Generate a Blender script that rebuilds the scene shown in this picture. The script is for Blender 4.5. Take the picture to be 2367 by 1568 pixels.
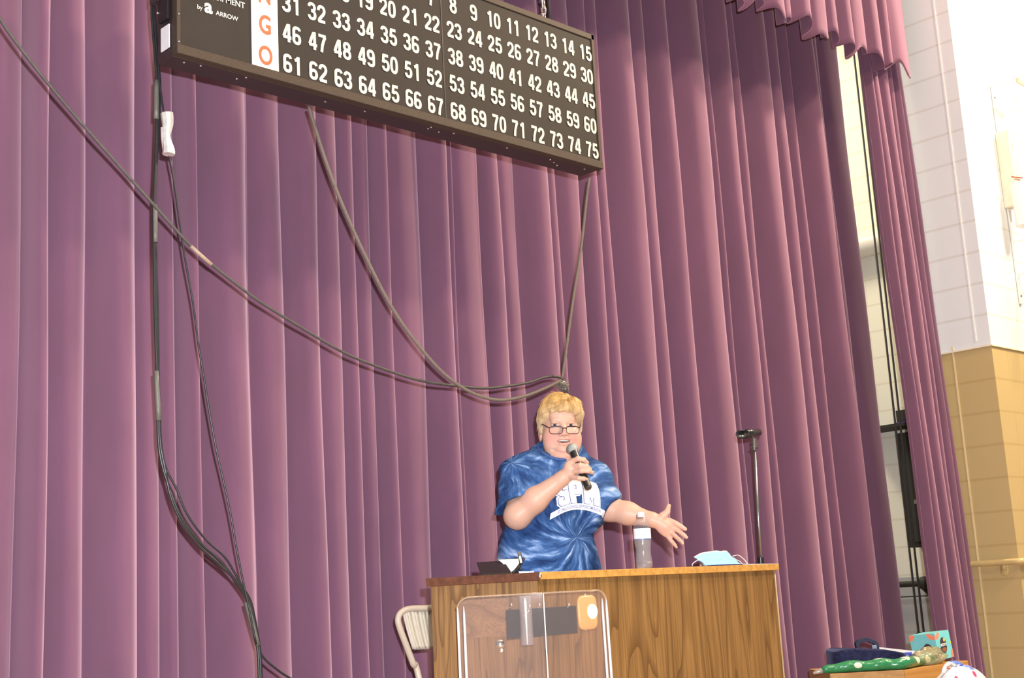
import bpy, bmesh, math, random
import numpy as np
from mathutils import Vector, Matrix, Quaternion
from mathutils.bvhtree import BVHTree

random.seed(7)
rng = np.random.default_rng(7)
for o in list(bpy.data.objects):
    bpy.data.objects.remove(o)
scene = bpy.context.scene
COL = scene.collection
PI = math.pi

# ------------------------------------------------------------------ camera
W, H, FPX = 2367, 1568, 3050.0
PITCH, ROLL, YAW = math.radians(11.26), math.radians(-3.176), math.radians(45.74)
CAM = np.array([0.0, 0.0, 1.6])
cF = np.array([math.cos(YAW) * math.cos(PITCH), math.sin(YAW) * math.cos(PITCH), math.sin(PITCH)])
_r = np.array([math.sin(YAW), -math.cos(YAW), 0.0])
_u = np.cross(_r, cF)
cR = math.cos(ROLL) * _r + math.sin(ROLL) * _u
cU = -math.sin(ROLL) * _r + math.cos(ROLL) * _u
cam_data = bpy.data.cameras.new('camera')
cam_data.sensor_fit = 'HORIZONTAL'
cam_data.sensor_width = 36.0
cam_data.lens = FPX / W * 36.0
cam_data.clip_start = 0.05
cam_data.clip_end = 200
cam = bpy.data.objects.new('camera', cam_data)
COL.objects.link(cam)
cam.matrix_world = Matrix(((cR[0], cU[0], -cF[0], CAM[0]), (cR[1], cU[1], -cF[1], CAM[1]),
                           (cR[2], cU[2], -cF[2], CAM[2]), (0, 0, 0, 1)))
scene.camera = cam


def ray(x, y):
    return cF + cR * (x - W / 2) / FPX - cU * (y - H / 2) / FPX


def at(x, y, axis, val):
    """World point of a picture coordinate on the plane axis = val."""
    d = ray(x, y)
    i = 'XYZ'.index(axis)
    return CAM + d * ((val - CAM[i]) / d[i])


# ------------------------------------------------------------------ light and exposure
scene.view_settings.view_transform = 'Standard'
scene.view_settings.look = 'None'
scene.view_settings.gamma = 1.0
scene.view_settings.use_curve_mapping = False
scene.view_settings.exposure = 0.22

world = bpy.data.worlds.new('hall_ambience')
scene.world = world
world.use_nodes = True
world.node_tree.nodes['Background'].inputs[0].default_value = (0.96, 0.97, 1.0, 1)
world.node_tree.nodes['Background'].inputs[1].default_value = 0.20


def lamp(name, kind, loc, energy, color, size=0.1, target=None, size_y=None):
    d = bpy.data.lights.new(name, kind)
    d.energy = energy
    d.color = color
    if kind == 'AREA':
        d.shape = 'RECTANGLE'
        d.size = size
        d.size_y = size_y or size
    else:
        d.shadow_soft_size = size
    o = bpy.data.objects.new(name, d)
    COL.objects.link(o)
    o.location = loc
    if target is not None:
        v = Vector(target) - Vector(loc)
        o.rotation_euler = v.to_track_quat('-Z', 'Y').to_euler()
    return o


# the photographer's flash, just above and right of the lens
flash_pos = CAM + cR * 0.085 + cU * 0.155 + cF * 0.02
lamp('camera_flash', 'POINT', flash_pos, 1120, (0.90, 0.93, 1.0), 0.022)
# warm high-bay lamps of the hall, above and behind the camera
for (lx, ly, lz, le) in ((9.4, 1.0, 7.4, 470), (6.2, -1.2, 7.4, 200), (3.0, -1.2, 7.4, 90)):
    lamp('hall_lamp', 'AREA', (lx, ly, lz), le, (1.0, 0.80, 0.56), 0.7, (lx - 2.0, 4.0, 3.0), 0.5)
# warm work lights up-stage behind the curtain
lamp('stage_lamp', 'AREA', (7.2, 7.2, 6.2), 150, (1.0, 0.88, 0.62), 1.2, (8.7, 5.0, 3.0), 0.6)

# ------------------------------------------------------------------ materials
MATS = {}


def nodes_of(m):
    nt = m.node_tree
    return nt, nt.nodes['Principled BSDF']


def mat(name, color=(0.5, 0.5, 0.5), rough=0.6, metal=0.0, spec=0.5, sheen=0.0, sheen_tint=None, sheen_rough=0.5,
        emit=None, noise=0.0, nscale=40.0, bump=0.0, bscale=200.0):
    if name in MATS:
        return MATS[name]
    m = bpy.data.materials.new(name)
    m.use_nodes = True
    nt, b = nodes_of(m)
    b.inputs['Base Color'].default_value = (*color, 1)
    b.inputs['Roughness'].default_value = rough
    b.inputs['Metallic'].default_value = metal
    b.inputs['Specular IOR Level'].default_value = spec
    if sheen:
        b.inputs['Sheen Weight'].default_value = sheen
        b.inputs['Sheen Roughness'].default_value = sheen_rough
        if sheen_tint:
            b.inputs['Sheen Tint'].default_value = (*sheen_tint, 1)
    if emit:
        b.inputs['Emission Color'].default_value = (*emit[:3], 1)
        b.inputs['Emission Strength'].default_value = emit[3]
    tc = nt.nodes.new('ShaderNodeTexCoord')
    if noise:
        n = nt.nodes.new('ShaderNodeTexNoise')
        n.inputs['Scale'].default_value = nscale
        n.inputs['Detail'].default_value = 4
        nt.links.new(tc.outputs['Object'], n.inputs['Vector'])
        r = nt.nodes.new('ShaderNodeValToRGB')
        r.color_ramp.elements[0].position = 0.3
        r.color_ramp.elements[1].position = 0.7
        r.color_ramp.elements[0].color = (*[c * (1 - noise) for c in color], 1)
        r.color_ramp.elements[1].color = (*[min(1, c * (1 + noise)) for c in color], 1)
        nt.links.new(n.outputs['Fac'], r.inputs['Fac'])
        nt.links.new(r.outputs['Color'], b.inputs['Base Color'])
    if bump:
        n = nt.nodes.new('ShaderNodeTexNoise')
        n.inputs['Scale'].default_value = bscale
        nt.links.new(tc.outputs['Object'], n.inputs['Vector'])
        bp = nt.nodes.new('ShaderNodeBump')
        bp.inputs['Strength'].default_value = bump
        bp.inputs['Distance'].default_value = 0.002
        nt.links.new(n.outputs['Fac'], bp.inputs['Height'])
        nt.links.new(bp.outputs['Normal'], b.inputs['Normal'])
    MATS[name] = m
    return m


def mat_clear(name, tint=(0.97, 0.97, 0.97), haze=0.06, haze_col=(0.9, 0.9, 0.92), rough=0.03, fres=1.45):
    m = bpy.data.materials.new(name)
    m.use_nodes = True
    nt = m.node_tree
    nt.nodes.clear()
    out = nt.nodes.new('ShaderNodeOutputMaterial')
    tr = nt.nodes.new('ShaderNodeBsdfTransparent')
    tr.inputs[0].default_value = (*tint, 1)
    gl = nt.nodes.new('ShaderNodeBsdfGlossy')
    gl.inputs['Roughness'].default_value = rough
    fr = nt.nodes.new('ShaderNodeFresnel')
    gb = nt.nodes.new('ShaderNodeNewGeometry')
    im = nt.nodes.new('ShaderNodeMix')
    im.inputs[2].default_value = fres
    im.inputs[3].default_value = 1.0 / fres
    nt.links.new(gb.outputs['Backfacing'], im.inputs[0])
    nt.links.new(im.outputs[0], fr.inputs['IOR'])
    df = nt.nodes.new('ShaderNodeBsdfDiffuse')
    df.inputs[0].default_value = (*haze_col, 1)
    m1 = nt.nodes.new('ShaderNodeMixShader')
    m1.inputs[0].default_value = haze
    m2 = nt.nodes.new('ShaderNodeMixShader')
    L = nt.links.new
    L(tr.outputs[0], m1.inputs[1])
    L(df.outputs[0], m1.inputs[2])
    L(fr.outputs[0], m2.inputs[0])
    L(m1.outputs[0], m2.inputs[1])
    L(gl.outputs[0], m2.inputs[2])
    L(m2.outputs[0], out.inputs[0])
    return m


def mat_velvet(name, color, tint, strength=0.55):
    m = mat(name, color, 0.9, spec=0.1, sheen=strength, sheen_tint=tint, sheen_rough=0.5)
    nt, b = nodes_of(m)
    tc = nt.nodes.new('ShaderNodeTexCoord')
    mp = nt.nodes.new('ShaderNodeMapping')
    mp.inputs['Scale'].default_value = (2.2, 2.2, 1.1)
    n = nt.nodes.new('ShaderNodeTexNoise')
    n.inputs['Scale'].default_value = 2.2
    n.inputs['Detail'].default_value = 3
    r = nt.nodes.new('ShaderNodeValToRGB')
    r.color_ramp.elements[0].position = 0.3
    r.color_ramp.elements[1].position = 0.75
    r.color_ramp.elements[0].color = (*[c * 0.92 for c in color], 1)
    r.color_ramp.elements[1].color = (color[0] * 1.1, color[1] * 1.05, color[2] * 1.1, 1)
    L = nt.links.new
    L(tc.outputs['Object'], mp.inputs[0])
    L(mp.outputs[0], n.inputs['Vector'])
    L(n.outputs['Fac'], r.inputs['Fac'])
    L(r.outputs['Color'], b.inputs['Base Color'])
    n2 = nt.nodes.new('ShaderNodeTexNoise')
    n2.inputs['Scale'].default_value = 420
    L(tc.outputs['Object'], n2.inputs['Vector'])
    bp = nt.nodes.new('ShaderNodeBump')
    bp.inputs['Strength'].default_value = 0.12
    bp.inputs['Distance'].default_value = 0.002
    L(n2.outputs['Fac'], bp.inputs['Height'])
    L(bp.outputs['Normal'], b.inputs['Normal'])
    sh = nt.nodes.new('ShaderNodeBsdfSheen')
    sh.inputs['Color'].default_value = (tint[0] * 0.13, tint[1] * 0.13, tint[2] * 0.14, 1)
    sh.inputs['Roughness'].default_value = 0.8
    ad = nt.nodes.new('ShaderNodeAddShader')
    out = nt.nodes['Material Output']
    L(b.outputs[0], ad.inputs[0])
    L(sh.outputs[0], ad.inputs[1])
    L(ad.outputs[0], out.inputs['Surface'])
    return m


def mat_block(name, upper, lower, split, vertical=True, v0=0.0, u0=0.0):
    """Painted concrete block: courses 203 mm, blocks 406 mm, two paint colours split at a height."""
    m = bpy.data.materials.new(name)
    m.use_nodes = True
    nt, b = nodes_of(m)
    L = nt.links.new
    b.inputs['Roughness'].default_value = 0.5
    b.inputs['Specular IOR Level'].default_value = 0.35
    geo = nt.nodes.new('ShaderNodeNewGeometry')
    sx = nt.nodes.new('ShaderNodeSeparateXYZ')
    L(geo.outputs['Position'], sx.inputs[0])

    def math_(op, a, bb=None, c=None):
        n = nt.nodes.new('ShaderNodeMath')
        n.operation = op
        for i, v in enumerate((a, bb, c)):
            if v is None:
                continue
            if isinstance(v, (int, float)):
                n.inputs[i].default_value = v
            else:
                L(v, n.inputs[i])
        return n.outputs[0]
    v = math_('DIVIDE', math_('SUBTRACT', sx.outputs['Z'], v0), 0.2032)
    fv = math_('FRACT', v)
    row = math_('FLOOR', v)
    jv = math_('LESS_THAN', math_('ABSOLUTE', math_('SUBTRACT', fv, 0.5)), 0.462)   # 1 inside the block
    inside = jv
    if vertical:
        u = math_('DIVIDE', math_('SUBTRACT', math_('ADD', sx.outputs['X'], sx.outputs['Y']), u0), 0.4064)
        u = math_('ADD', u, math_('MULTIPLY', math_('MODULO', row, 2.0), 0.5))
        fu = math_('FRACT', u)
        ju = math_('LESS_THAN', math_('ABSOLUTE', math_('SUBTRACT', fu, 0.5)), 0.485)
        inside = math_('MULTIPLY', jv, math_('ADD', math_('MULTIPLY', ju, 0.6), 0.4))
    sel = math_('GREATER_THAN', sx.outputs['Z'], split)
    mix = nt.nodes.new('ShaderNodeMix')
    mix.data_type = 'RGBA'
    L(sel, mix.inputs[0])
    mix.inputs[6].default_value = (*lower, 1)
    mix.inputs[7].default_value = (*upper, 1)
    # joints hold a little dirt
    mix2 = nt.nodes.new('ShaderNodeMix')
    mix2.data_type = 'RGBA'
    mix2.blend_type = 'MULTIPLY'
    mix2.inputs[0].default_value = 1.0
    jc = nt.nodes.new('ShaderNodeMix')
    jc.data_type = 'RGBA'
    L(inside, jc.inputs[0])
    jc.inputs[6].default_value = (0.90, 0.87, 0.83, 1)
    jc.inputs[7].default_value = (1, 1, 1, 1)
    L(mix.outputs[2], mix2.inputs[6])
    L(jc.outputs[2], mix2.inputs[7])
    L(mix2.outputs[2], b.inputs['Base Color'])
    n = nt.nodes.new('ShaderNodeTexNoise')
    n.inputs['Scale'].default_value = 60
    L(geo.outputs['Position'], n.inputs['Vector'])
    hgt = math_('ADD', inside, math_('MULTIPLY', n.outputs['Fac'], 0.25))
    bp = nt.nodes.new('ShaderNodeBump')
    bp.inputs['Strength'].default_value = 0.35
    bp.inputs['Distance'].default_value = 0.004
    L(hgt, bp.inputs['Height'])
    L(bp.outputs['Normal'], b.inputs['Normal'])
    return m


def mat_wood(name, light, dark, axis='Z', scale=1.0, rough=0.38, cath=1.0, fine=1.0):
    m = bpy.data.materials.new(name)
    m.use_nodes = True
    nt, b = nodes_of(m)
    L = nt.links.new
    b.inputs['Roughness'].default_value = rough
    b.inputs['Specular IOR Level'].default_value = 0.12
    tc = nt.nodes.new('ShaderNodeTexCoord')
    mp = nt.nodes.new('ShaderNodeMapping')
    sc = {'Z': (1.0, 1.0, 0.10), 'X': (0.10, 1.0, 1.0)}[axis]
    mp.inputs['Scale'].default_value = tuple(s * scale for s in sc)
    L(tc.outputs['Object'], mp.inputs[0])
    big = nt.nodes.new('ShaderNodeTexNoise')
    big.inputs['Scale'].default_value = 5.0
    big.inputs['Detail'].default_value = 2
    L(mp.outputs[0], big.inputs['Vector'])
    ml = nt.nodes.new('ShaderNodeMath')
    ml.operation = 'MULTIPLY'
    ml.inputs[1].default_value = 17.0 * cath
    L(big.outputs['Fac'], ml.inputs[0])
    fr = nt.nodes.new('ShaderNodeMath')
    fr.operation = 'FRACT'
    L(ml.outputs[0], fr.inputs[0])
    ring = nt.nodes.new('ShaderNodeValToRGB')
    ring.color_ramp.elements[0].position = 0.0
    ring.color_ramp.elements[0].color = (0, 0, 0, 1)
    ring.color_ramp.elements[1].position = 0.35
    ring.color_ramp.elements[1].color = (1, 1, 1, 1)
    e = ring.color_ramp.elements.new(0.93)
    e.color = (0.75, 0.75, 0.75, 1)
    L(fr.outputs[0], ring.inputs[0])
    mp2 = nt.nodes.new('ShaderNodeMapping')
    sc2 = {'Z': (1, 1, 0.02), 'X': (0.02, 1, 1)}[axis]
    mp2.inputs['Scale'].default_value = sc2
    L(tc.outputs['Object'], mp2.inputs[0])
    fn = nt.nodes.new('ShaderNodeTexNoise')
    fn.inputs['Scale'].default_value = 150 * fine
    fn.inputs['Detail'].default_value = 3
    L(mp2.outputs[0], fn.inputs['Vector'])
    fr2 = nt.nodes.new('ShaderNodeValToRGB')
    fr2.color_ramp.elements[0].position = 0.35
    fr2.color_ramp.elements[0].color = (0.25, 0.25, 0.25, 1)
    fr2.color_ramp.elements[1].position = 0.6
    L(fn.outputs['Fac'], fr2.inputs[0])
    mul = nt.nodes.new('ShaderNodeMix')
    mul.data_type = 'RGBA'
    mul.blend_type = 'MULTIPLY'
    mul.inputs[0].default_value = 0.8
    L(ring.outputs[0], mul.inputs[6])
    L(fr2.outputs[0], mul.inputs[7])
    cm = nt.nodes.new('ShaderNodeMix')
    cm.data_type = 'RGBA'
    L(mul.outputs[2], cm.inputs[0])
    cm.inputs[6].default_value = (*dark, 1)
    cm.inputs[7].default_value = (*light, 1)
    L(cm.outputs[2], b.inputs['Base Color'])
    return m


def mat_attr(name, rough=0.5, spec=0.4, sss=0.0, bump=0.0, bscale=300.0, attr='Col'):
    m = bpy.data.materials.new(name)
    m.use_nodes = True
    nt, b = nodes_of(m)
    a = nt.nodes.new('ShaderNodeAttribute')
    a.attribute_name = attr
    nt.links.new(a.outputs['Color'], b.inputs['Base Color'])
    b.inputs['Roughness'].default_value = rough
    b.inputs['Specular IOR Level'].default_value = spec
    if sss:
        b.inputs['Subsurface Weight'].default_value = sss
        b.inputs['Subsurface Radius'].default_value = (1.0, 0.4, 0.25)
        b.inputs['Subsurface Scale'].default_value = 0.006
    if bump:
        tc = nt.nodes.new('ShaderNodeTexCoord')
        n = nt.nodes.new('ShaderNodeTexNoise')
        n.inputs['Scale'].default_value = bscale
        n.inputs['Detail'].default_value = 3
        nt.links.new(tc.outputs['Object'], n.inputs['Vector'])
        bp = nt.nodes.new('ShaderNodeBump')
        bp.inputs['Strength'].default_value = bump
        bp.inputs['Distance'].default_value = 0.002
        nt.links.new(n.outputs['Fac'], bp.inputs['Height'])
        nt.links.new(bp.outputs['Normal'], b.inputs['Normal'])
    return m


# ------------------------------------------------------------------ mesh helpers
class MB:
    """Collects boxes, tubes and lathes, then links them as ONE mesh object."""

    def __init__(s):
        s.v, s.f, s.mi = [], [], []

    def add(s, verts, faces, mi=0):
        k = len(s.v)
        s.v += [tuple(map(float, p)) for p in verts]
        for f in faces:
            s.f.append(tuple(i + k for i in f))
            s.mi.append(mi)
        return s

    def box(s, c, d, M=None, mi=0):
        c = np.array(c, float)
        h = np.array(d, float) / 2
        p = [np.array([sx, sy, sz]) * h for sx in (-1, 1) for sy in (-1, 1) for sz in (-1, 1)]
        if M is not None:
            p = [np.array(M @ Vector(q)) for q in p]
        p = [q + c for q in p]
        return s.add(p, [(0, 1, 3, 2), (4, 6, 7, 5), (0, 4, 5, 1), (2, 3, 7, 6), (0, 2, 6, 4), (1, 5, 7, 3)], mi)

    def prism(s, poly, z0, z1, mi=0):
        n = len(poly)
        v = [(x, y, z0) for x, y in poly] + [(x, y, z1) for x, y in poly]
        f = [tuple(range(n - 1, -1, -1)), tuple(range(n, 2 * n))] + [(i, (i + 1) % n, n + (i + 1) % n, n + i) for i in range(n)]
        return s.add(v, f, mi)

    def tube(s, pts, r, n=10, cap=True, mi=0):
        pts = [np.array(p, float) for p in pts]
        m = len(pts)
        rs = [r] * m if np.isscalar(r) else list(r)
        V, prev = [], None
        for i in range(m):
            t = pts[min(i + 1, m - 1)] - pts[max(i - 1, 0)]
            t = t / (np.linalg.norm(t) + 1e-12)
            if prev is None:
                a = np.array([0, 0, 1.0]) if abs(t[2]) < 0.9 else np.array([1.0, 0, 0])
                nrm = np.cross(t, a)
            else:
                nrm = prev - t * (prev @ t)
            nrm /= np.linalg.norm(nrm) + 1e-12
            prev = nrm
            bn = np.cross(t, nrm)
            for k in range(n):
                a = 2 * PI * k / n
                V.append(pts[i] + rs[i] * (math.cos(a) * nrm + math.sin(a) * bn))
        Fs = [(i * n + k, i * n + (k + 1) % n, (i + 1) * n + (k + 1) % n, (i + 1) * n + k) for i in range(m - 1) for k in range(n)]
        if cap:
            Fs += [tuple(range(n - 1, -1, -1)), tuple(range((m - 1) * n, m * n))]
        return s.add(V, Fs, mi)

    def lathe(s, prof, c=(0, 0, 0), n=28, M=None, cap=True, mi=0):
        V = []
        for (r, z) in prof:
            for k in range(n):
                a = 2 * PI * k / n
                q = np.array([r * math.cos(a), r * math.sin(a), z])
                if M is not None:
                    q = np.array(M @ Vector(q))
                V.append(q + np.array(c))
        m = len(prof)
        Fs = [(i * n + k, i * n + (k + 1) % n, (i + 1) * n + (k + 1) % n, (i + 1) * n + k) for i in range(m - 1) for k in range(n)]
        if cap:
            Fs += [tuple(range(n - 1, -1, -1)), tuple(range((m - 1) * n, m * n))]
        return s.add(V, Fs, mi)

    def ball(s, c, r, n=20, m=14, mi=0):
        r = (r, r, r) if np.isscalar(r) else r
        V = []
        for i in range(m + 1):
            th = PI * i / m
            for k in range(n):
                a = 2 * PI * k / n
                V.append((c[0] + r[0] * math.sin(th) * math.cos(a), c[1] + r[1] * math.sin(th) * math.sin(a), c[2] + r[2] * math.cos(th)))
        return s.add(V, [(i * n + k, (i + 1) * n + k, (i + 1) * n + (k + 1) % n, i * n + (k + 1) % n) for i in range(m) for k in range(n)], mi)

    def build(s, name, material, parent=None, smooth=False, bevel=0.0, seg=2):
        me = bpy.data.meshes.new(name)
        me.from_pydata(s.v, [], s.f)
        mats_ = material if isinstance(material, (list, tuple)) else [material]
        for q in mats_:
            me.materials.append(q)
        if len(mats_) > 1:
            me.polygons.foreach_set('material_index', s.mi)
        bm = bmesh.new()
        bm.from_mesh(me)
        bmesh.ops.remove_doubles(bm, verts=bm.verts, dist=1e-6)
        bmesh.ops.recalc_face_normals(bm, faces=bm.faces)
        bm.to_mesh(me)
        bm.free()
        return link(me, name, parent, smooth, bevel, seg)


def link(me, name, parent=None, smooth=False, bevel=0.0, seg=2):
    o = bpy.data.objects.new(name, me)
    COL.objects.link(o)
    if parent is not None:
        o.parent = parent
    if smooth:
        for p in me.polygons:
            p.use_smooth = True
        if smooth == 'auto':
            md = o.modifiers.new('edge', 'EDGE_SPLIT')
            md.split_angle = math.radians(38)
    if bevel:
        md = o.modifiers.new('bevel', 'BEVEL')
        md.width = bevel
        md.segments = seg
        md.limit_method = 'ANGLE'
    return o


def tag(o, label, cat, group=None):
    o['label'] = label
    o['category'] = cat
    if group:
        o['group'] = group
    return o


def thing(name, label, cat, loc=(0, 0, 0), rotz=0.0, group=None):
    o = bpy.data.objects.new(name, None)
    o.empty_display_size = 0.1
    COL.objects.link(o)
    o.location = loc
    o.rotation_euler = (0, 0, rotz)
    return tag(o, label, cat, group)


def struct(o):
    o['kind'] = 'structure'
    return o


def smooth_path(pts, n=8):
    """Catmull-Rom through the points."""
    P = [np.array(p, float) for p in pts]
    P = [2 * P[0] - P[1]] + P + [2 * P[-1] - P[-2]]
    out = []
    for i in range(1, len(P) - 2):
        p0, p1, p2, p3 = P[i - 1:i + 3]
        for k in range(n):
            t = k / n
            out.append(0.5 * (2 * p1 + (p2 - p0) * t + (2 * p0 - 5 * p1 + 4 * p2 - p3) * t * t + (3 * p1 - p0 - 3 * p2 + p3) * t ** 3))
    out.append(P[-2])
    return out


def _loop(cx_, cz_, rx, rz_, e=2.5, a0=0.0, a1=360.0, n=30):
    out = []
    for k in range(n + 1):
        a = math.radians(a0 + (a1 - a0) * k / n)
        c, s_ = math.cos(a), math.sin(a)
        out.append((cx_ + rx * math.copysign(abs(c) ** (2 / e), c), cz_ + rz_ * math.copysign(abs(s_) ** (2 / e), s_)))
    return out


_six = [_loop(.27, .30, .185, .22, 2.4), [(.085, .32), (.085, .66)] + _loop(.27, .72, .185, .20, 2.4, 180, 15, 20)]
DIGITS = {
    '0': [_loop(.27, .5, .185, .42, 2.6)],
    '1': [[(.33, 0), (.33, 1.0)], [(.10, .775), (.20, .80), (.27, .86), (.31, .94)]],
    '2': [_loop(.27, .71, .185, .21, 2.3, 185, -25, 20) + [(.40, .52), (.27, .36), (.13, .18), (.10, .06)], [(.05, .08), (.50, .08)]],
    '3': [_loop(.26, .725, .175, .195, 2.3, 175, -75, 20) + [(.22, .53)], [(.22, .53)] + _loop(.265, .295, .19, .215, 2.3, 80, -175, 22)],
    '4': [[(.34, .96), (.20, .64), (.07, .28)], [(.03, .27), (.53, .27)], [(.375, 0), (.375, 1.0)]],
    '5': [[(.10, .92), (.47, .92)], [(.15, .95), (.125, .70), (.10, .47)], [(.11, .50)] + _loop(.27, .33, .185, .25, 2.3, 135, -170, 24)],
    '6': _six,
    '7': [[(.04, .92), (.51, .92)], [(.46, .90), (.36, .66), (.27, .38), (.22, 0)]],
    '8': [_loop(.27, .735, .165, .185, 2.3), _loop(.27, .29, .19, .21, 2.3)],
    '9': [[(.54 - a, 1.0 - b) for a, b in st] for st in _six],
}


def stroke_text(mb, body, x, z, h, y, sw=0.172):
    """Condensed bold numerals drawn as flat ribbons on the plane of depth y."""
    adv = 0.60
    x0 = x - h * (adv * len(body) - 0.06) / 2
    for i, ch in enumerate(body):
        for si, st in enumerate(DIGITS[ch]):
            P = np.array(st, float)
            closed = np.allclose(P[0], P[-1])
            L_, R_ = [], []
            for k in range(len(P)):
                a = P[k - 1] if k > 0 else (P[-2] if closed else P[0])
                b_ = P[k + 1] if k < len(P) - 1 else (P[1] if closed else P[-1])
                t_ = (b_ - a) / (np.linalg.norm(b_ - a) + 1e-9)
                nn = np.array([-t_[1], t_[0]]) * sw / 2
                L_.append(P[k] + nn)
                R_.append(P[k] - nn)
            n = len(P)
            V = [(x0 + h * (adv * i + q[0]), y - 0.0007 * si, z + h * (q[1] - 0.5)) for q in L_ + R_]
            mb.add(V, [(k, k + 1, n + k + 1, n + k) for k in range(n - 1)])


def text_mesh(body, size, bold=0.0, xscale=1.0, extrude=0.001, align='CENTER', spacing=1.0):
    cu = bpy.data.curves.new('lettering', 'FONT')
    cu.body = body
    cu.size = size
    cu.offset = bold * size
    cu.extrude = extrude
    cu.align_x = align
    cu.align_y = 'CENTER'
    cu.space_character = spacing
    cu.resolution_u = 4
    o = bpy.data.objects.new('lettering', cu)
    COL.objects.link(o)
    dg = bpy.context.evaluated_depsgraph_get()
    me = bpy.data.meshes.new_from_object(o.evaluated_get(dg))
    bpy.data.objects.remove(o)
    n = len(me.vertices)
    co = np.empty(n * 3)
    me.vertices.foreach_get('co', co)
    co = co.reshape(-1, 3)
    co[:, 0] *= xscale
    V = [tuple(c) for c in co]
    Fs = [tuple(p.vertices) for p in me.polygons]
    bpy.data.meshes.remove(me)
    return V, Fs


# ------------------------------------------------------------------ the setting
Z_STAGE = 0.75
YP = 3.71          # face of the proscenium wall
XJ = 7.76          # its left jamb
Z_SPLIT = 2.997    # paint line
m_block_face = mat_block('painted_block', (0.75, 0.78, 0.79), (0.53, 0.40, 0.185), Z_SPLIT, True, v0=Z_SPLIT - 20 * 0.2032, u0=XJ + YP)
m_block_jamb = mat_block('painted_block_jamb', (0.75, 0.78, 0.79), (0.53, 0.40, 0.185), Z_SPLIT, False, v0=Z_SPLIT - 20 * 0.2032)
m_block_side = mat_block('stage_side_block', (0.80, 0.78, 0.68), (0.42, 0.43, 0.44), 1.62, True, v0=Z_SPLIT - 20 * 0.2032 + 0.06)
m_floor = mat('hall_floor', (0.42, 0.30, 0.18), 0.35, noise=0.15, nscale=6)
m_deck = mat_wood('stage_deck_boards', (0.42, 0.27, 0.13), (0.25, 0.14, 0.06), 'X', 1.0)
m_ceiling = mat('ceiling_paint', (0.75, 0.72, 0.66), 0.8, noise=0.05, nscale=5)

struct(MB().box((5, -2, -0.05), (16, 14, 0.1)).build('floor', m_floor))
struct(MB().box((4.5, 6.0, Z_STAGE - 0.1), (11.0, 7.0, 0.2)).build('floor_stage', m_deck))
struct(MB().box((4.5, 2.53, 0.325), (11.0, 0.06, 0.65)).build('wall_stage_front', mat_wood('stage_front_panel', (0.40, 0.25, 0.12), (0.22, 0.12, 0.05))))
struct(MB().box((5, 1.5, 7.7), (16, 18, 0.1)).build('ceiling', m_ceiling))
w = MB()
w.box(((XJ + 12.5) / 2, YP + 0.2, 3.9), (12.5 - XJ, 0.4, 7.5))
wall = w.build('wall_front', [m_block_face, m_block_jamb])
for p in wall.data.polygons:
    if p.normal.x < -0.5:
        p.material_index = 1
struct(wall)
struct(MB().box((9.0, 6.9, 4.1), (0.3, 5.6, 7.1)).build('wall_right', m_block_side))
struct(MB().box((4.0, 9.6, 4.1), (10.5, 0.2, 7.1)).build('wall_back', m_block_side))


def caulk(name, x_pix, y0, y1, m):
    a = at(x_pix, y0, 'X', XJ)
    b = at(x_pix + (y1 - y0) * 0.123, y1, 'X', XJ)
    yy = (a[1] + b[1]) / 2
    return struct(MB().box((XJ - 0.001, yy, (a[2] + b[2]) / 2), (0.008, 0.009, a[2] - b[2])).build(name, m))


caulk('trim_1', 2151, -60, 789, mat('white_caulk', (0.88, 0.88, 0.84), 0.35, noise=0.03, nscale=30))
caulk('trim_2', 2201, 802, 1700, mat('ochre_caulk', (0.78, 0.62, 0.36), 0.3, noise=0.05, nscale=30))
struct(MB().box(((XJ + 12.4) / 2 - 0.006, YP + 0.18, Z_SPLIT + 0.004), (12.4 - XJ + 0.012, 0.38, 0.01)).build('trim_3', mat('paint_line', (0.80, 0.74, 0.58), 0.5, noise=0.05)))

# ------------------------------------------------------------------ curtains
m_velvet = mat_velvet('plum_velvet', (0.150, 0.067, 0.112), (1.0, 0.66, 0.80))


def fold_profile(crests, x_end, yc):
    """crests = [(X, depth towards the hall)], pleats with a slow rise and a quick fall back, as a dense polyline."""
    pts = []
    for i, (x, a) in enumerate(crests):
        nx = crests[i + 1][0] if i + 1 < len(crests) else x_end
        na = crests[i + 1][1] if i + 1 < len(crests) else a * 0.6
        wd = nx - x
        b0 = 0.6 * min(a, crests[i - 1][1] if i else a)
        b = 0.6 * min(a, na)                        # valley behind this edge
        A0, A = a + b, na + b
        q = min(1.0, max(0.0, (x - 2.6) / 2.4))     # folds nearer the left are rounder at the edge
        pts.append((x, yc + b - (0.40 + 0.18 * q) * A0))
        pts.append((x + wd * 0.03, yc + b - 0.22 * A0))
        pts.append((x + wd * 0.06, yc + b - 0.06 * A0))
        pts.append((x + wd * 0.13, yc + b))
        pts.append((x + wd * 0.22, yc + b - 0.22 * A))
        pts.append((x + wd * 0.32, yc + b - 0.58 * A))
        pts.append((x + wd * 0.42, yc + b - 0.86 * A))
        pts.append((x + wd * 0.54, yc + b - 0.98 * A))
        pts.append((x + wd * 0.70, yc + b - (0.96 + 0.04 * q) * A))
        pts.append((x + wd * 0.84, yc + b - (0.80 + 0.14 * q) * A))
        pts.append((x + wd * 0.94, yc + b - (0.59 + 0.21 * q) * A))
    pts.append((x_end, yc + b - 0.58 * A))
    P = smooth_path([(x, y, 0) for x, y in pts], 5)
    return np.array([(p[0], p[1]) for p in P])


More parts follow.
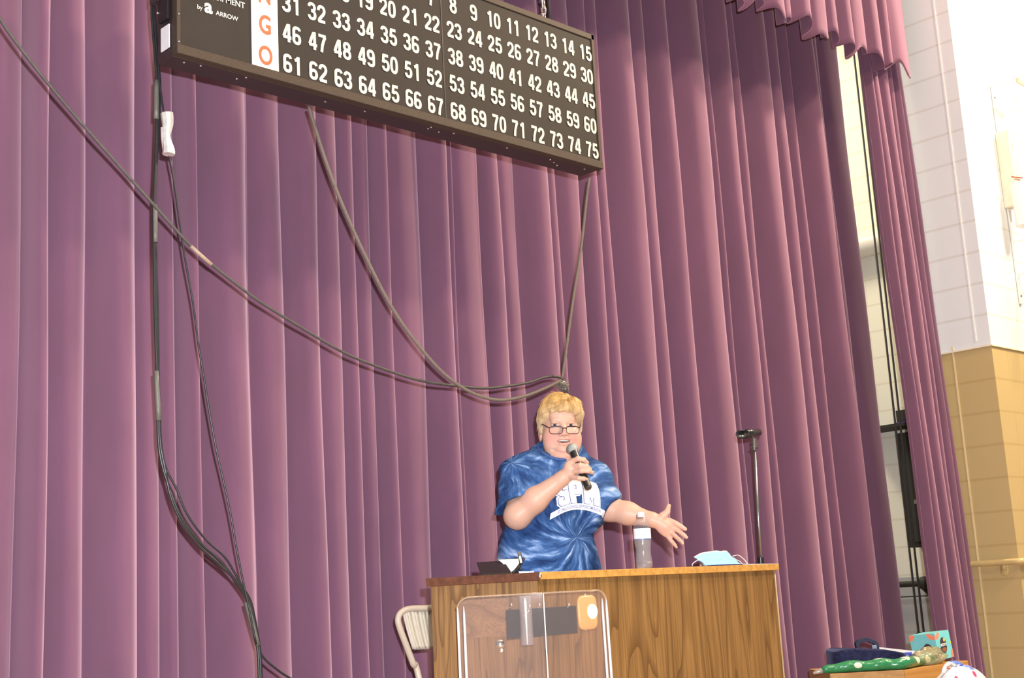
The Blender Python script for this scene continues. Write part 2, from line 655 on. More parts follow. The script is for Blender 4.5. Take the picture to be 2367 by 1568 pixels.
def curtain_mesh(name, prof, z0, z1, nz, m, ymid, sway=0.012, hem=None, seed=0, flare=0.18, hang=(0.0, 0.0)):
    zs = np.linspace(z0, z1, nz)
    n = len(prof)
    V = np.empty((nz, n, 3))
    ph = seed * 1.7
    for j, z in enumerate(zs):
        t = (z - z0) / (z1 - z0)
        amp = 1.0 + flare * (1 - t) - 0.10 * t
        x = prof[:, 0] + sway * (np.sin(prof[:, 0] * 2.1 + z * 0.8 + ph) * (1 - t)) + 0.0025 * np.sin(prof[:, 0] * 23 + z * 2.3 + ph)
        y = ymid + (prof[:, 1] - ymid) * amp + 0.004 * np.sin(prof[:, 0] * 17 + z * 3.1 + ph)
        x = x + hang[0] * (1 - t) * np.clip((prof[:, 0] - 4.6) / 3.0, 0, 1.2)
        y = y + hang[1] * (1 - 1.6 * t)
        zz = np.full(n, z)
        if hem is not None:
            zz = zz + hem * max(0, 1 - t * 2.2) ** 2
        V[j, :, 0], V[j, :, 1], V[j, :, 2] = x, y, zz
    idx = np.arange(nz * n).reshape(nz, n)
    q = np.stack([idx[:-1, :-1], idx[:-1, 1:], idx[1:, 1:], idx[1:, :-1]], -1).reshape(-1, 4)
    me = bpy.data.meshes.new(name)
    me.from_pydata(V.reshape(-1, 3).tolist(), [], q.tolist())
    me.materials.append(m)
    o = link(me, name, None, True)
    md = o.modifiers.new('cloth_thickness', 'SOLIDIFY')
    md.thickness = 0.004
    md.offset = 0
    return o


YC = 4.45
left_c = [(0.60, .07), (0.84, .09), (1.05, .05), (1.28, .09), (1.52, .06), (1.74, .05), (1.905, .03), (1.997, .085), (2.150, .055), (2.342, .10),
          (2.449, .03), (2.52, .035), (2.600, .095), (2.848, .11), (3.030, .045), (3.194, .085), (3.325, .03), (3.405, .04), (3.492, .03),
          (3.574, .07), (3.776, .035), (3.911, .10)]
right_c = [(3.93, -.07), (4.149, .095), (4.314, .085), (4.452, .03), (4.643, .105), (4.728, .055), (4.915, .05), (5.021, .07), (5.125, .05), (5.355, .10),
           (5.505, .06), (5.675, .09), (5.735, .03), (6.004, .075), (6.06, .06), (6.242, .09), (6.345, .07), (6.617, .11), (6.794, .08), (6.894, .08),
           (7.104, .13), (7.27, .07)]
prof = fold_profile(left_c, 3.950, YC)
tag(curtain_mesh('stage_curtain', prof, Z_STAGE + 0.01, 6.6, 60, m_velvet, YC, 0.014, seed=1),
    'plum velvet stage curtain behind the number board, the half left of the rope knot', 'curtain')
right_c = [(x_, a_ * (1.0 + 0.55 * min(1, max(0, (x_ - 4.6) / 1.2)))) for x_, a_ in right_c]
prof = fold_profile(right_c, 7.60, YC + 0.06)
tag(curtain_mesh('stage_curtain', prof, Z_STAGE + 0.01, 6.6, 60, m_velvet, YC, 0.010, seed=2, hang=(0.075, 0)),
    'plum velvet stage curtain hanging behind the speaker and the empty microphone stand', 'curtain')
leg_c = [(7.255, .02), (7.30, .055), (7.40, .05), (7.50, .065), (7.565, .05), (7.66, .05)]
prof = fold_profile(leg_c, 7.745, 4.09)
tag(curtain_mesh('leg_curtain', prof, Z_STAGE + 0.01, 6.4, 50, m_velvet, 4.09, 0.002, seed=3, hang=(0.0, -0.075)),
    'narrow plum velvet leg curtain hanging against the white block jamb', 'curtain')

# valance: short gathered border across the top, its hem in small swags
val_c = []
x = 0.7
k = 0
while x < 7.70:
    val_c.append((x, 0.05 + 0.02 * math.sin(k * 2.4)))
    x += 0.155 + 0.055 * math.sin(k * 1.9 + 0.7)
    k += 1
val_c = [q_ for q_ in val_c if q_[0] < 7.55]
prof = fold_profile(val_c, 7.64, 3.985)
hem = 0.035 * np.sin(prof[:, 0] * 2 * PI / 0.37 + 0.6) + 0.02 * np.sin(prof[:, 0] * 2 * PI / 0.155)
tag(curtain_mesh('valance', prof, 4.835, 6.6, 44, m_velvet, 3.985, 0.004, hem, 4),
    'gathered plum velvet valance across the top of the stage opening', 'valance')

# ------------------------------------------------------------------ number board
YB = 3.75
bx0, bx1, bz0, bz1 = 2.138, 4.268, 3.478, 4.125
m_brown = mat('brown_crackle_enamel', (0.060, 0.042, 0.031), 0.5, spec=0.15, noise=0.18, nscale=260, bump=0.25, bscale=500)
m_face = mat('smoked_panel', (0.036, 0.029, 0.025), 0.55, spec=0.1, noise=0.06, nscale=8)
m_dark = mat('dark_enamel', (0.035, 0.022, 0.022), 0.5, noise=0.2, nscale=120)
m_num = mat('number_paint', (0.60, 0.58, 0.50), 0.5, noise=0.03, nscale=20)
board = thing('number_board', 'brown bingo flashboard hung on chains over the curtain, white numbers in rows', 'scoreboard', ((bx0 + bx1) / 2, YB, bz0))


def rel(o, pts):
    q = np.array(o.location)
    return [tuple(np.array(p) - q) for p in pts]


def place(mb, o):
    """World-space vertices of a collection into the frame of an unrotated thing."""
    q = np.array(o.location)
    mb.v = [tuple(np.array(p) - q) for p in mb.v]
    return mb


hb = MB().box(((bx0 + bx1) / 2, YB + 0.066, (bz0 + bz1) / 2), (bx1 - bx0 - 0.004, 0.108, bz1 - bz0 - 0.004))
place(hb, board).build('housing', m_dark, board, bevel=0.003)
fr = MB()
t = 0.034
cx = (bx0 + bx1) / 2
fr.box((cx, YB - 0.001, bz0 + t / 2), (bx1 - bx0, 0.032, t))
fr.box((cx, YB, bz1 - t / 2), (bx1 - bx0, 0.03, t * 0.8))
fr.box((bx0 + 0.007, YB, (bz0 + bz1) / 2), (0.014, 0.03, bz1 - bz0))
fr.box((bx1 - 0.009, YB, (bz0 + bz1) / 2), (0.018, 0.03, bz1 - bz0))
place(fr, board).build('frame', m_brown, board, bevel=0.002)
fp = MB().box((cx, YB - 0.004, (bz0 + bz1) / 2), (bx1 - bx0 - 0.024, 0.012, bz1 - bz0 - 0.03))
face = place(fp, board).build('face_panel', m_face, board)
sm = MB().box((3.344, YB - 0.0105, (bz0 + bz1) / 2), (0.004, 0.002, bz1 - bz0 - 0.066))
place(sm, board).build('seam', m_dark, face)
st = MB().box((2.492, YB - 0.011, (bz0 + bz1) / 2 + 0.001), (0.110, 0.006, bz1 - bz0 - 0.062))
strip = place(st, board).build('letter_strip', mat('white_acrylic', (0.86, 0.82, 0.74), 0.35, emit=(1, 0.93, 0.82, 0.28), noise=0.02, nscale=10), board)
strip['label'] = 'white lit strip with red letters'


def wall_text(mb, body, x, z, size, y, bold=0.0, xs=1.0, align='CENTER', sp=1.0, ext=0.0008, skew=0.0):
    V, Fs = text_mesh(body, size, bold, xs, ext, align, sp)
    mb.add([(x + p[0] + skew * p[1], y - p[2], z + p[1]) for p in V], Fs)


rz = [4.020, 3.909, 3.791, 3.674, 3.556]
m_letter = mat('red_letter', (0.70, 0.075, 0.02), 0.5, emit=(1, 0.15, 0.02, 0.12), noise=0.02)
for ch, z in zip('BINGO', rz):
    lt = MB()
    wall_text(lt, ch, 2.492, z, 0.100, YB - 0.0145, 0.024, 0.74)
    place(lt, board).build('letter', m_letter, strip)
for rI in range(5):
    for cI in range(15):
        n = rI * 15 + cI + 1
        xx = 2.609 + 0.1137 * cI + (0.006 if cI > 6 else 0)
        nm = MB()
        stroke_text(nm, str(n), xx, rz[rI], 0.071, YB - 0.0112)
        place(nm, board).build('numeral', m_num, face)
m_print = mat('grey_white_print', (0.62, 0.60, 0.56), 0.5, noise=0.02)
for args in (('BINGO', 2.335, 3.80, 0.052, YB - 0.011, 0.01, 0.95), ('EQUIPMENT', 2.330, 3.727, 0.032, YB - 0.011, 0.008, 0.93), ('by', 2.229, 3.670, 0.024, YB - 0.011, 0.0, 0.95),
             ('a', 2.263, 3.682, 0.072, YB - 0.011, 0.03, 1.0), ('ARROW', 2.337, 3.668, 0.024, YB - 0.011, 0.006, 1.0)):
    sg = MB()
    wall_text(sg, *args)
    place(sg, board).build('lettering', m_print, face)
m_screw = mat('zinc_screw', (0.55, 0.53, 0.5), 0.3, 0.9, noise=0.05)
for xx in (2.20, 2.26, 2.42, 2.44, 2.80, 2.98, 3.30, 3.36, 3.42, 3.30, 3.72, 3.98, 4.02, 4.06, 4.2):
    sc = MB().lathe([(0.0055, 0), (0.004, -0.003), (0.0005, -0.004)], (xx, YB + 0.03 + 0.05 * random.random(), bz0 + 0.002), 8)
    place(sc, board).build('screw', m_screw, board, True)
for zz in (3.52, 3.62):
    sc = MB().lathe([(0.004, 0), (0.003, 0.003), (0.0005, 0.004)], (bx0 + 0.007, YB - 0.015, zz), 8, Matrix.Rotation(PI / 2, 3, 'X'))
    place(sc, board).build('screw', m_screw, board, True)
# left end: mounting rail, bracket and paper tag
rl = MB().box((bx0 - 0.012, YB + 0.105, 4.0), (0.022, 0.05, 0.60))
rl.box((bx0 - 0.009, YB + 0.055, 4.05), (0.014, 0.03, 0.52))
place(rl, board).build('mounting_rail', m_dark, board, bevel=0.002)
bk = MB().box((bx0 - 0.008, YB + 0.055, 3.665), (0.012, 0.06, 0.10))
bracket = place(bk, board).build('bracket', mat('black_steel', (0.02, 0.02, 0.022), 0.4, 0.4, noise=0.1), board, bevel=0.002)
for (yy, zz) in ((0.035, 3.690), (0.085, 3.655)):
    place(MB().ball((bx0 - 0.016, YB + yy, zz), 0.005, 10, 8), board).build('bolt', MATS['zinc_screw'], bracket, True)
tg = MB().box((bx0 - 0.004, YB + 0.055, 3.555), (0.004, 0.055, 0.085))
ptag = place(tg, board).build('rating_label', mat('white_paper_label', (0.80, 0.80, 0.80), 0.5, noise=0.04, nscale=60), board)
ptag['label'] = 'white printed rating label'

# chains (links) the board hangs from
m_chain = mat('galvanised_chain', (0.72, 0.70, 0.62), 0.3, 0.85, noise=0.1)


def chain(x, y, z0, z1, label):
    o = thing('chain', label, 'chain', (x, y, z0), group='chains the number board hangs from')
    L_, W_ = 0.046, 0.017
    z = 0.026
    k = 0
    mb = MB()
    while z < z1 - z0:
        pts = []
        for i in range(17):
            a = 2 * PI * i / 16
            p = np.array([W_ * 0.7 * math.cos(a), 0, (L_ / 2 - 0.006) * math.sin(a) + 0.006 * np.sign(math.sin(a))])
            if k % 2:
                p = np.array([0, p[0], p[2]])
            else:
                p = np.array([p[0] * 0.9, p[0] * 0.25, p[2]])
            pts.append(p + np.array([0, 0, z]))
        mb.tube(pts, 0.0035, 6, False)
        z += L_ - 0.010
        k += 1
    mb.build('links', m_chain, o, True)
    return o


pch = at(1257, 30, 'Y', YB + 0.05)
chain(pch[0], YB + 0.05, bz1 + 0.004, 6.5, 'steel chain the right end of the number board hangs from')
chain(2.45, YB + 0.05, bz1 + 0.004, 6.5, 'steel chain holding the left end of the number board')
m_cable = mat('black_cable', (0.022, 0.021, 0.023), 0.35, spec=0.5, noise=0.1, nscale=50)
m_greycable = mat('worn_grey_cable', (0.060, 0.052, 0.047), 0.6, noise=0.2, nscale=90)
pc2 = at(1272, 30, 'Y', YB + 0.06)
tag(MB().tube([(pc2[0], YB + 0.06, bz1), (pc2[0], YB + 0.07, 6.5)], 0.006, 8).build('cord', m_greycable, None, True),
    'thin cord rising beside the chain at the right of the number board', 'cord')

# ------------------------------------------------------------------ ropes and cables in front of the curtain
YR = 3.86
knot = at(1298, 884, 'Y', YR)


def rope_pts(px, y=YR, dy=None):
    return [at(a, b, 'Y', y if dy is None else y + dy * i / (len(px) - 1)) for i, (a, b) in enumerate(px)]


m_rope = mat('grey_braided_rope', (0.155, 0.125, 0.098), 0.8, noise=0.3, nscale=300, bump=0.6, bscale=420)
rope = thing('hanging_rope', 'grey braided rope looping from the board down to a knot above the speaker', 'rope', tuple(knot))
p1 = [(714, 247), (730, 300), (757, 385), (798, 490), (848, 600), (905, 710), (968, 800), (1030, 868), (1090, 908), (1150, 925), (1210, 917), (1260, 898), (1296, 880)]
p2 = [(1362, 412), (1356, 455), (1347, 540), (1338, 610), (1325, 690), (1314, 770), (1306, 830), (1299, 876)]
place(MB().tube(smooth_path(rope_pts(p1), 6), 0.0068, 8), rope).build('slack_strand', m_rope, rope, True)
place(MB().tube(smooth_path(rope_pts(p2), 6), 0.0062, 8), rope).build('taut_strand', m_rope, rope, True)
kb = MB()
for i in range(4):
    c = np.array(at(1299 + (i % 2) * 3, 884 + i * 4, 'Y', YR))
    pts = [c + np.array([0.017 * math.cos(a + i), 0.014 * math.sin(a * 1.0), 0.012 * math.sin(a + i * 0.8)]) for a in np.linspace(0, 2 * PI, 16)]
    kb.tube(pts, 0.0055, 8, False)
place(kb, rope).build('knot', m_rope, rope, True)
hk = MB()
c = at(1301, 893, 'Y', YR)
hk.tube(smooth_path([c + np.array([0.012 * math.cos(a), -0.006, 0.017 * math.sin(a)]) for a in np.linspace(-2.6, 2.9, 14)], 3), 0.005, 8)
place(hk, rope).build('snap_hook', mat('dull_steel', (0.32, 0.33, 0.35), 0.35, 0.9, noise=0.1), rope, True)

cab = thing('long_cable', 'long dark cable slung diagonally across the left curtain to the knot', 'cable', tuple(at(360, 478, 'Y', YR + .03)))
p3 = [(-260, -420), (-120, -150), (0, 44), (60, 128), (150, 240), (250, 355), (352, 470), (440, 568), (490, 612), (560, 668), (610, 704), (700, 760), (800, 818), (900, 858), (980, 882), (1060, 893),
      (1120, 898), (1180, 892), (1225, 884), (1262, 872), (1290, 872), (1304, 882), (1312, 905), (1316, 960), (1318, 1100)]
P3 = smooth_path(rope_pts(p3, YR + 0.03), 6)
P3 = [p for p in P3 if p[2] > 1.95]
place(MB().tube(P3, 0.0055, 8), cab).build('sheath', m_greycable, cab, True)
sp = place(MB().tube(rope_pts([(441, 569), (465, 591), (489, 612)], YR + 0.029), 0.0066, 10), cab).build('tan_splice', mat('tan_tape', (0.36, 0.27, 0.20), 0.5, noise=0.1), cab, True)
sp['label'] = 'tan tape around the cable'

YL = 3.93
bun = thing('cable_bundle', 'taped bundle of black cables hanging from the left end of the number board', 'cable', tuple(at(360, 560, 'Y', YL)))
q1 = [(354, -300), (354, 0), (356, 60), (362, 150), (365, 200), (363, 280), (360, 380), (357, 480), (358, 560), (359, 700), (361, 800), (364, 880), (367, 970), (370, 1030),
      (379, 1080), (394, 1140), (418, 1200), (460, 1258), (505, 1300), (550, 1350), (574, 1390), (587, 1440), (598, 1500), (602, 1568), (604, 1700), (606, 2100)]
for dx, wob, r_ in ((-2.2, 1.0, 0.0052), (2.2, -1.0, 0.0050), (5.2, 2.5, 0.0040)):
    pts = [(a + dx * (0.6 if 120 < b < 900 else 1.0) + wob * math.sin(b / 83.0 + dx) + (3.2 * wob if 1080 < b < 1340 else 0), b - (4.0 * wob if 1080 < b < 1340 else 0)) for a, b in q1]
    place(MB().tube(smooth_path(rope_pts(pts, YL), 6), r_, 8), bun).build('cable', m_cable, bun, True)
m_tape = mat('grey_tape', (0.125, 0.12, 0.105), 0.45, noise=0.1, nscale=40)
for seg in ([(362, 186), (361, 275)], [(358, 474), (359, 560)], [(361, 858), (367, 972)], [(569, 1392), (596, 1492)]):
    place(MB().tube(smooth_path(rope_pts(seg, YL - 0.001), 4), 0.0088, 12), bun).build('tape_wrap', m_tape, bun, True)
# loose tail leaving the bundle at the bottom
place(MB().tube(smooth_path(rope_pts([(596, 1500), (612, 1524), (640, 1548), (670, 1568), (760, 1620)], YL), 6), 0.0042, 8), bun).build('loose_tail', m_cable, bun, True)

thin = thing('thin_cable', 'thin grey cable from the board end through a silver plug down to the cable bundle', 'cable', tuple(at(395, 350, 'Y', YL - .02)))
q2 = [(371, -200), (371, 60), (372, 85), (366, 130), (368, 180), (374, 230), (380, 270), (386, 320), (391, 360), (402, 420), (416, 520), (428, 600), (446, 700), (459, 800), (471, 870), (482, 940), (498, 1030),
      (516, 1110), (533, 1190), (547, 1270), (562, 1345), (572, 1390), (592, 1490)]
place(MB().tube(smooth_path(rope_pts(q2, YL - 0.015), 6), 0.0036, 8), thin).build('sheath', m_cable, thin, True)
# silver wrapped plug on it
m_foil = mat('crumpled_foil', (0.72, 0.68, 0.64), 0.3, 0.35, noise=0.1, nscale=50, bump=0.8, bscale=90)
fo = MB()
pa = rope_pts([(386, 262), (388, 285), (386, 305), (386, 325), (390, 345), (390, 357)], YL - 0.03)
fo.tube(smooth_path(pa, 4), [0.012 + 0.010 * abs(math.cos(i * PI / 20)) for i in range(21)], 9)
pb = rope_pts([(379, 296), (380, 320), (384, 352)], YL - 0.02)
fo.tube(smooth_path(pb, 4), 0.012, 8)
plug = place(fo, thin).build('silver_plug', m_foil, thin, 'auto')
plug['label'] = 'silver wrapped plug'

# ------------------------------------------------------------------ podium (two fronts meeting at an angle)
rH = np.array([math.sin(YAW), -math.cos(YAW)])     # horizontal, across the view
bH = np.array([math.cos(YAW), math.sin(YAW)])      # horizontal, away from the hall
ZT = 1.692
pc = at(1247, 1330, 'Z', ZT)
dpc = 3.16 / at(1247, 1330, 'Y', 3.16)[1]
pc = at(1247, 1330, 'Y', 3.16)
PC = pc[:2]
XR = at(1800, 1325, 'Y', 3.16)[0]


def on_line(px, py, p, d):
    """Horizontal point where the picture ray meets the vertical plane through p along d."""
    rr = ray(px, py)[:2]
    s_ = np.linalg.solve(np.array([rr, -d]).T, p - CAM[:2])
    return CAM[:2] + rr * s_[0]


PLd = -rH
PL = on_line(986, 1345, PC, PLd)
PR = np.array([XR, PC[1]])
nL = bH
PLb = PL + nL * 0.27
PRb = PR + np.array([0, 0.30])
# inner back corner
s_ = np.linalg.solve(np.array([rH, [-1, 0]]).T, np.array([PRb[0], PRb[1]]) - PLb)
PCb = PLb + rH * s_[0]
ctr = (PL + PR + PC) / 3


def inset(P, d):
    out = []
    n = len(P)
    for i in range(n):
        a, b, c = P[i - 1], P[i], P[(i + 1) % n]
        e1, e2 = (b - a) / np.linalg.norm(b - a), (c - b) / np.linalg.norm(c - b)
        n1, n2 = np.array([-e1[1], e1[0]]), np.array([-e2[1], e2[0]])
        m_ = (n1 + n2) / np.linalg.norm(n1 + n2)
        out.append(b + m_ * d / max(0.4, m_ @ n1))
    return out


foot = [PL, PC, PR, PRb, PCb, PLb]
podium = thing('podium', 'oak veneer podium with angled front that the speaker stands behind', 'podium', (PC[0], PC[1], Z_STAGE))
m_oakL = mat_wood('oak_veneer_fine', (0.265, 0.140, 0.050), (0.115, 0.056, 0.020), 'Z', 2.0, 0.6, 0.5, 1.3)
m_oakR = mat_wood('oak_veneer_cathedral', (0.280, 0.150, 0.050), (0.125, 0.062, 0.021), 'Z', 1.1, 0.5, 0.55, 0.9)
m_edgeL = mat('dark_brown_edge', (0.105, 0.040, 0.022), 0.7, spec=0.1, noise=0.25, nscale=60)  # left strip dark reddish brown, right strip golden
m_edgeR = mat('honey_brown_edge', (0.52, 0.27, 0.065), 0.25, noise=0.2, nscale=45)
body = [p for p in inset(foot, 0.012)]
pb_ = MB()
# left front, right front and the rest, each board with a thickness
z0, z1 = Z_STAGE, ZT - 0.022
pbw = MB().prism([tuple(p) for p in body], z0, z1)
ob = place(pbw, podium).build('cabinet', [m_oakR, m_oakL], podium)
for p in ob.data.polygons:
    if (Vector((p.normal.x, p.normal.y)) - Vector((-bH[0], -bH[1]))).length < 0.2:
        p.material_index = 1
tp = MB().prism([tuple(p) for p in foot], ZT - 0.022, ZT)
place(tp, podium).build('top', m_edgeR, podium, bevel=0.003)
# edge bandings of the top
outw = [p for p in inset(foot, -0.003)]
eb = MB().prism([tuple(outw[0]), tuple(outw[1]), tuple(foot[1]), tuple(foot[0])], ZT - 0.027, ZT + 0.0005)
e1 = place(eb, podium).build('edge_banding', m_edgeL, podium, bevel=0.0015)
e1['label'] = 'dark reddish brown edge strip'
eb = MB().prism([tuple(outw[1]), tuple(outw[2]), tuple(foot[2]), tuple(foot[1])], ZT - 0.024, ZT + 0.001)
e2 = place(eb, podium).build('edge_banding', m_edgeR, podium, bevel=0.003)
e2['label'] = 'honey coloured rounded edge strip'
# corner bead of the cabinet, and the metal corner at the right end
cb = MB().tube([(body[1][0], body[1][1], z0), (body[1][0], body[1][1], z1)], 0.003, 8)
place(cb, podium).build('corner_bead', m_oakR, podium, True)
glint_ = MB().ball((outw[1][0], outw[1][1] - 0.001, ZT - 0.012), (0.007, 0.006, 0.010), 16, 12)  # bright metal ball added to catch a flash glint at the corner
place(glint_, podium).build('corner_glint', mat('nickel_glint', (0.85, 0.83, 0.80), 0.28, 1.0, noise=0.02), podium, True)
cb = MB().tube([(body[2][0], body[2][1], z0), (body[2][0], body[2][1], z1)], 0.004, 8)
place(cb, podium).build('end_bead', mat('pale_oak_bead', (0.36, 0.25, 0.12), 0.4, noise=0.1), podium, True)


def on_left(px, py, off=0.0):
    b0 = body[1] - bH * off
    P = on_line(px, py, b0, PLd)
    t_ = (P - CAM[:2])[0] / ray(px, py)[0]
    return CAM + ray(px, py) * t_


def on_right(px, py, off=0.0):
    return at(px, py, 'Y', body[1][1] - off)


def slab(mb, quad, nrm, th, mi=0):
    a = [np.array(q) for q in quad]
    nn = np.array([nrm[0], nrm[1], 0.0]) * th
    V = a + [q + nn for q in a]
    return mb.add(V, [(0, 1, 2, 3), (7, 6, 5, 4), (0, 4, 5, 1), (1, 5, 6, 2), (2, 6, 7, 3), (3, 7, 4, 0)], mi)


# horizontal-grain drawer front with a lock below it, on the left front
dq = MB()
slab(dq, [on_left(1066, 1476), on_left(1176, 1472), on_left(1174, 1382), on_left(1066, 1388)], -bH, 0.004)
place(dq, podium).build('drawer_front', mat_wood('oak_drawer', (0.27, 0.145, 0.065), (0.16, 0.085, 0.04), 'X', 1.0, 0.6, 0.35), podium)
lk = MB()
Mx = Matrix.Rotation(PI / 2, 3, 'X')
Ml = Matrix.Rotation(-(PI / 2 - YAW), 3, 'Z') @ Mx
cL = on_left(1156, 1490, 0.0)
lk.lathe([(0.0145, 0), (0.0145, 0.003), (0.010, 0.006), (0.0005, 0.007)], cL, 20, Ml)
cL2 = on_left(1159, 1504, 0.0)
lk.lathe([(0.006, 0), (0.006, 0.004), (0.0005, 0.005)], cL2, 14, Ml)
place(lk, podium).build('cam_lock', mat('chrome', (0.75, 0.75, 0.72), 0.18, 1.0, noise=0.03), podium, 'auto')
# glossy socket plate on the right front, its flash glow put in as emission
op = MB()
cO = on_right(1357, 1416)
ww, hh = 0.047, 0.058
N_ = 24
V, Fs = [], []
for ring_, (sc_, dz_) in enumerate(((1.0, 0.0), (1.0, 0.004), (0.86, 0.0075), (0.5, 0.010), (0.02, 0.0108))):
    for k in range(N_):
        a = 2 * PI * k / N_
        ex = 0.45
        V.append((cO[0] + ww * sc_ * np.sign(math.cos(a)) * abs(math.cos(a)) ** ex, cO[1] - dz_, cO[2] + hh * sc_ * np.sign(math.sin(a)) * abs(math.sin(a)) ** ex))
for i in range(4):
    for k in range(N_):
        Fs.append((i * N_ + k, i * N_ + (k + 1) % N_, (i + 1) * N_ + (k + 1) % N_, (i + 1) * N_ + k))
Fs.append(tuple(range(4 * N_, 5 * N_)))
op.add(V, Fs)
plate = place(op, podium).build('socket_plate', mat('orange_flash_glow_plate', (0.55, 0.26, 0.08), 0.35, 0.0, noise=0.05, nscale=20, emit=(1, 0.50, 0.14, 0.40)), podium, True)
plate['label'] = 'orange socket plate with the flash glow put in'
gl = MB().ball((cO[0] + 0.016, cO[1] - 0.010, cO[2] + 0.002), (0.025, 0.008, 0.025), 20, 12)  # glowing ball stands in for the flash glare on the plate
glow = place(gl, podium).build('flash_glare', mat('flash_glare_glow', (1, 0.85, 0.6), 0.3, emit=(1.0, 0.66, 0.30, 6.0), noise=0.01), plate, True)
glow['label'] = 'glowing spot standing in for the flash glare'
for yy in (1376, 1456):
    ps = MB().lathe([(0.0055, 0), (0.004, 0.003), (0.0005, 0.004)], on_right(1352, yy), 10, Mx)
    place(ps, podium).build('screw', MATS['zinc_screw'], podium, True)

# ------------------------------------------------------------------ clear lectern shield standing in front of the podium corner
m_acr = mat_clear('clear_acrylic', (0.97, 0.93, 0.92), 0.045, (0.86, 0.80, 0.80), 0.03, 1.35)
m_acr_edge = mat('acrylic_edge_highlight', (0.90, 0.92, 0.92), 0.15, spec=0.9, noise=0.03, nscale=30)  # white base stands in for flash highlights on the clear edges
AO = 0.16                                          # distance of the shield from the wood
Aq = PC + (-bH * 0.5 + np.array([0, -0.5])) * AO * 1.15
AP = on_line(1253, 1372, Aq, rH)


def on_acrL(px, py):
    P = on_line(px, py, AP, PLd)
    return CAM + ray(px, py) * ((P - CAM[:2])[0] / ray(px, py)[0])


def on_acrR(px, py):
    return at(px, py, 'Y', AP[1])


acr = thing('acrylic_lectern', 'clear acrylic lectern shield with rounded top corners in front of the oak podium', 'lectern', (AP[0], AP[1], Z_STAGE))
tl = on_acrL(1054, 1383)
zt = 0.5 * (on_acrL(1253, 1371)[2] + tl[2])
ZL0 = Z_STAGE
WL = np.linalg.norm(tl[:2] - AP)
WR = on_acrR(1399, 1371)[0] - AP[0]


def panel_outline(wd, rad):
    pts = [(0, ZL0), (wd, ZL0), (wd, zt - rad)]
    for a in np.linspace(0, PI / 2, 9)[1:]:
        pts.append((wd - rad + rad * math.cos(a), zt - rad + rad * math.sin(a)))
    pts.append((0, zt))
    return pts


TH = 0.010
for wd, d, nrm, nm_ in ((WL, PLd, -bH, 'panel'), (WR, np.array([1.0, 0.0]), np.array([0, -1.0]), 'panel')):
    ol = panel_outline(wd, 0.045)
    V = [(AP[0] + d[0] * u_, AP[1] + d[1] * u_, z_) for u_, z_ in ol] + [(AP[0] + d[0] * u_ + nrm[0] * TH, AP[1] + d[1] * u_ + nrm[1] * TH, z_) for u_, z_ in ol]
    n = len(ol)
    mb = MB().add(V, [tuple(range(n)), tuple(range(2 * n - 1, n - 1, -1))])
    pn = place(mb, acr).build(nm_, m_acr, acr)
    # thick outer edge: two lines, flash highlight put in as white, clear gap
    q = [(u_, z_) for u_, z_ in ol[1:-1]]
    for du, rr_ in ((0.0, 0.0042), (-0.020, 0.0040)):
        pts = []
        for (u_, z_) in [p for p in q if p[1] < zt - 0.022]:
            pts.append((AP[0] + d[0] * (u_ + du) + nrm[0] * TH / 2, AP[1] + d[1] * (u_ + du) + nrm[1] * TH / 2, z_))
        lo_, hi_ = np.array(pts[0]), np.array(pts[-1])
        pts = [lo_, lo_ * 0.2 + hi_ * 0.8] + [np.array([hi_[0], hi_[1], hi_[2] - q_]) for q_ in (0.09, 0.05, 0.025, 0.008, 0.0)]
        place(MB().tube(pts, [rr_, rr_, rr_, rr_ * 0.95, rr_ * 0.8, rr_ * 0.45, rr_ * 0.15], 8), acr).build('side_edge', m_acr_edge, acr, True)
# fold line and top rim
place(MB().tube([(AP[0], AP[1] - 0.005, ZL0), (AP[0], AP[1] - 0.005, zt)], 0.0021, 8), acr).build('fold_edge', m_acr_edge, acr, True)
m_rim = mat_clear('acrylic_rim', (0.80, 0.70, 0.58), 0.25, (0.85, 0.7, 0.5), 0.05, 1.4)
for wd, d, nrm in ((WL, PLd, -bH), (WR, np.array([1.0, 0.0]), np.array([0, -1.0]))):
    q = [(u_, z_) for u_, z_ in panel_outline(wd, 0.045)[3:]]
    pts = [(AP[0] + d[0] * u_ + nrm[0] * TH / 2, AP[1] + d[1] * u_ + nrm[1] * TH / 2, z_) for u_, z_ in q]
    place(MB().tube(pts, 0.0028, 8), acr).build('top_rim', m_rim, acr, True)
# clear tube between the panels
tt = on_acrL(1213, 1378)
tb = on_acrL(1213, 1493)
back = bH * 0.030
tmb = MB().lathe([(0.0205, tb[2]), (0.0205, tt[2]), (0.018, tt[2]), (0.018, tb[2])], (tt[0] + back[0], tt[1] + back[1], 0), 28, None, False)
place(tmb, acr).build('clear_tube', mat_clear('clear_tube_wall', (0.93, 0.92, 0.93), 0.12, (0.9, 0.88, 0.88), 0.04, 1.5), acr, True)
stp = np.array([tt[0], tt[1]]) + back - bH * 0.021  # white tapered strip below stands in for the highlight on the tube
place(MB().tube([(stp[0], stp[1], tb[2] + 0.003), (stp[0], stp[1], (tt[2] + tb[2]) / 2 + 0.01), (stp[0], stp[1], tt[2] - 0.02), (stp[0], stp[1], tt[2] - 0.006)],
                [0.0018, 0.0035, 0.0048, 0.001], 8), acr).build('tube_highlight', m_acr_edge, acr, True)

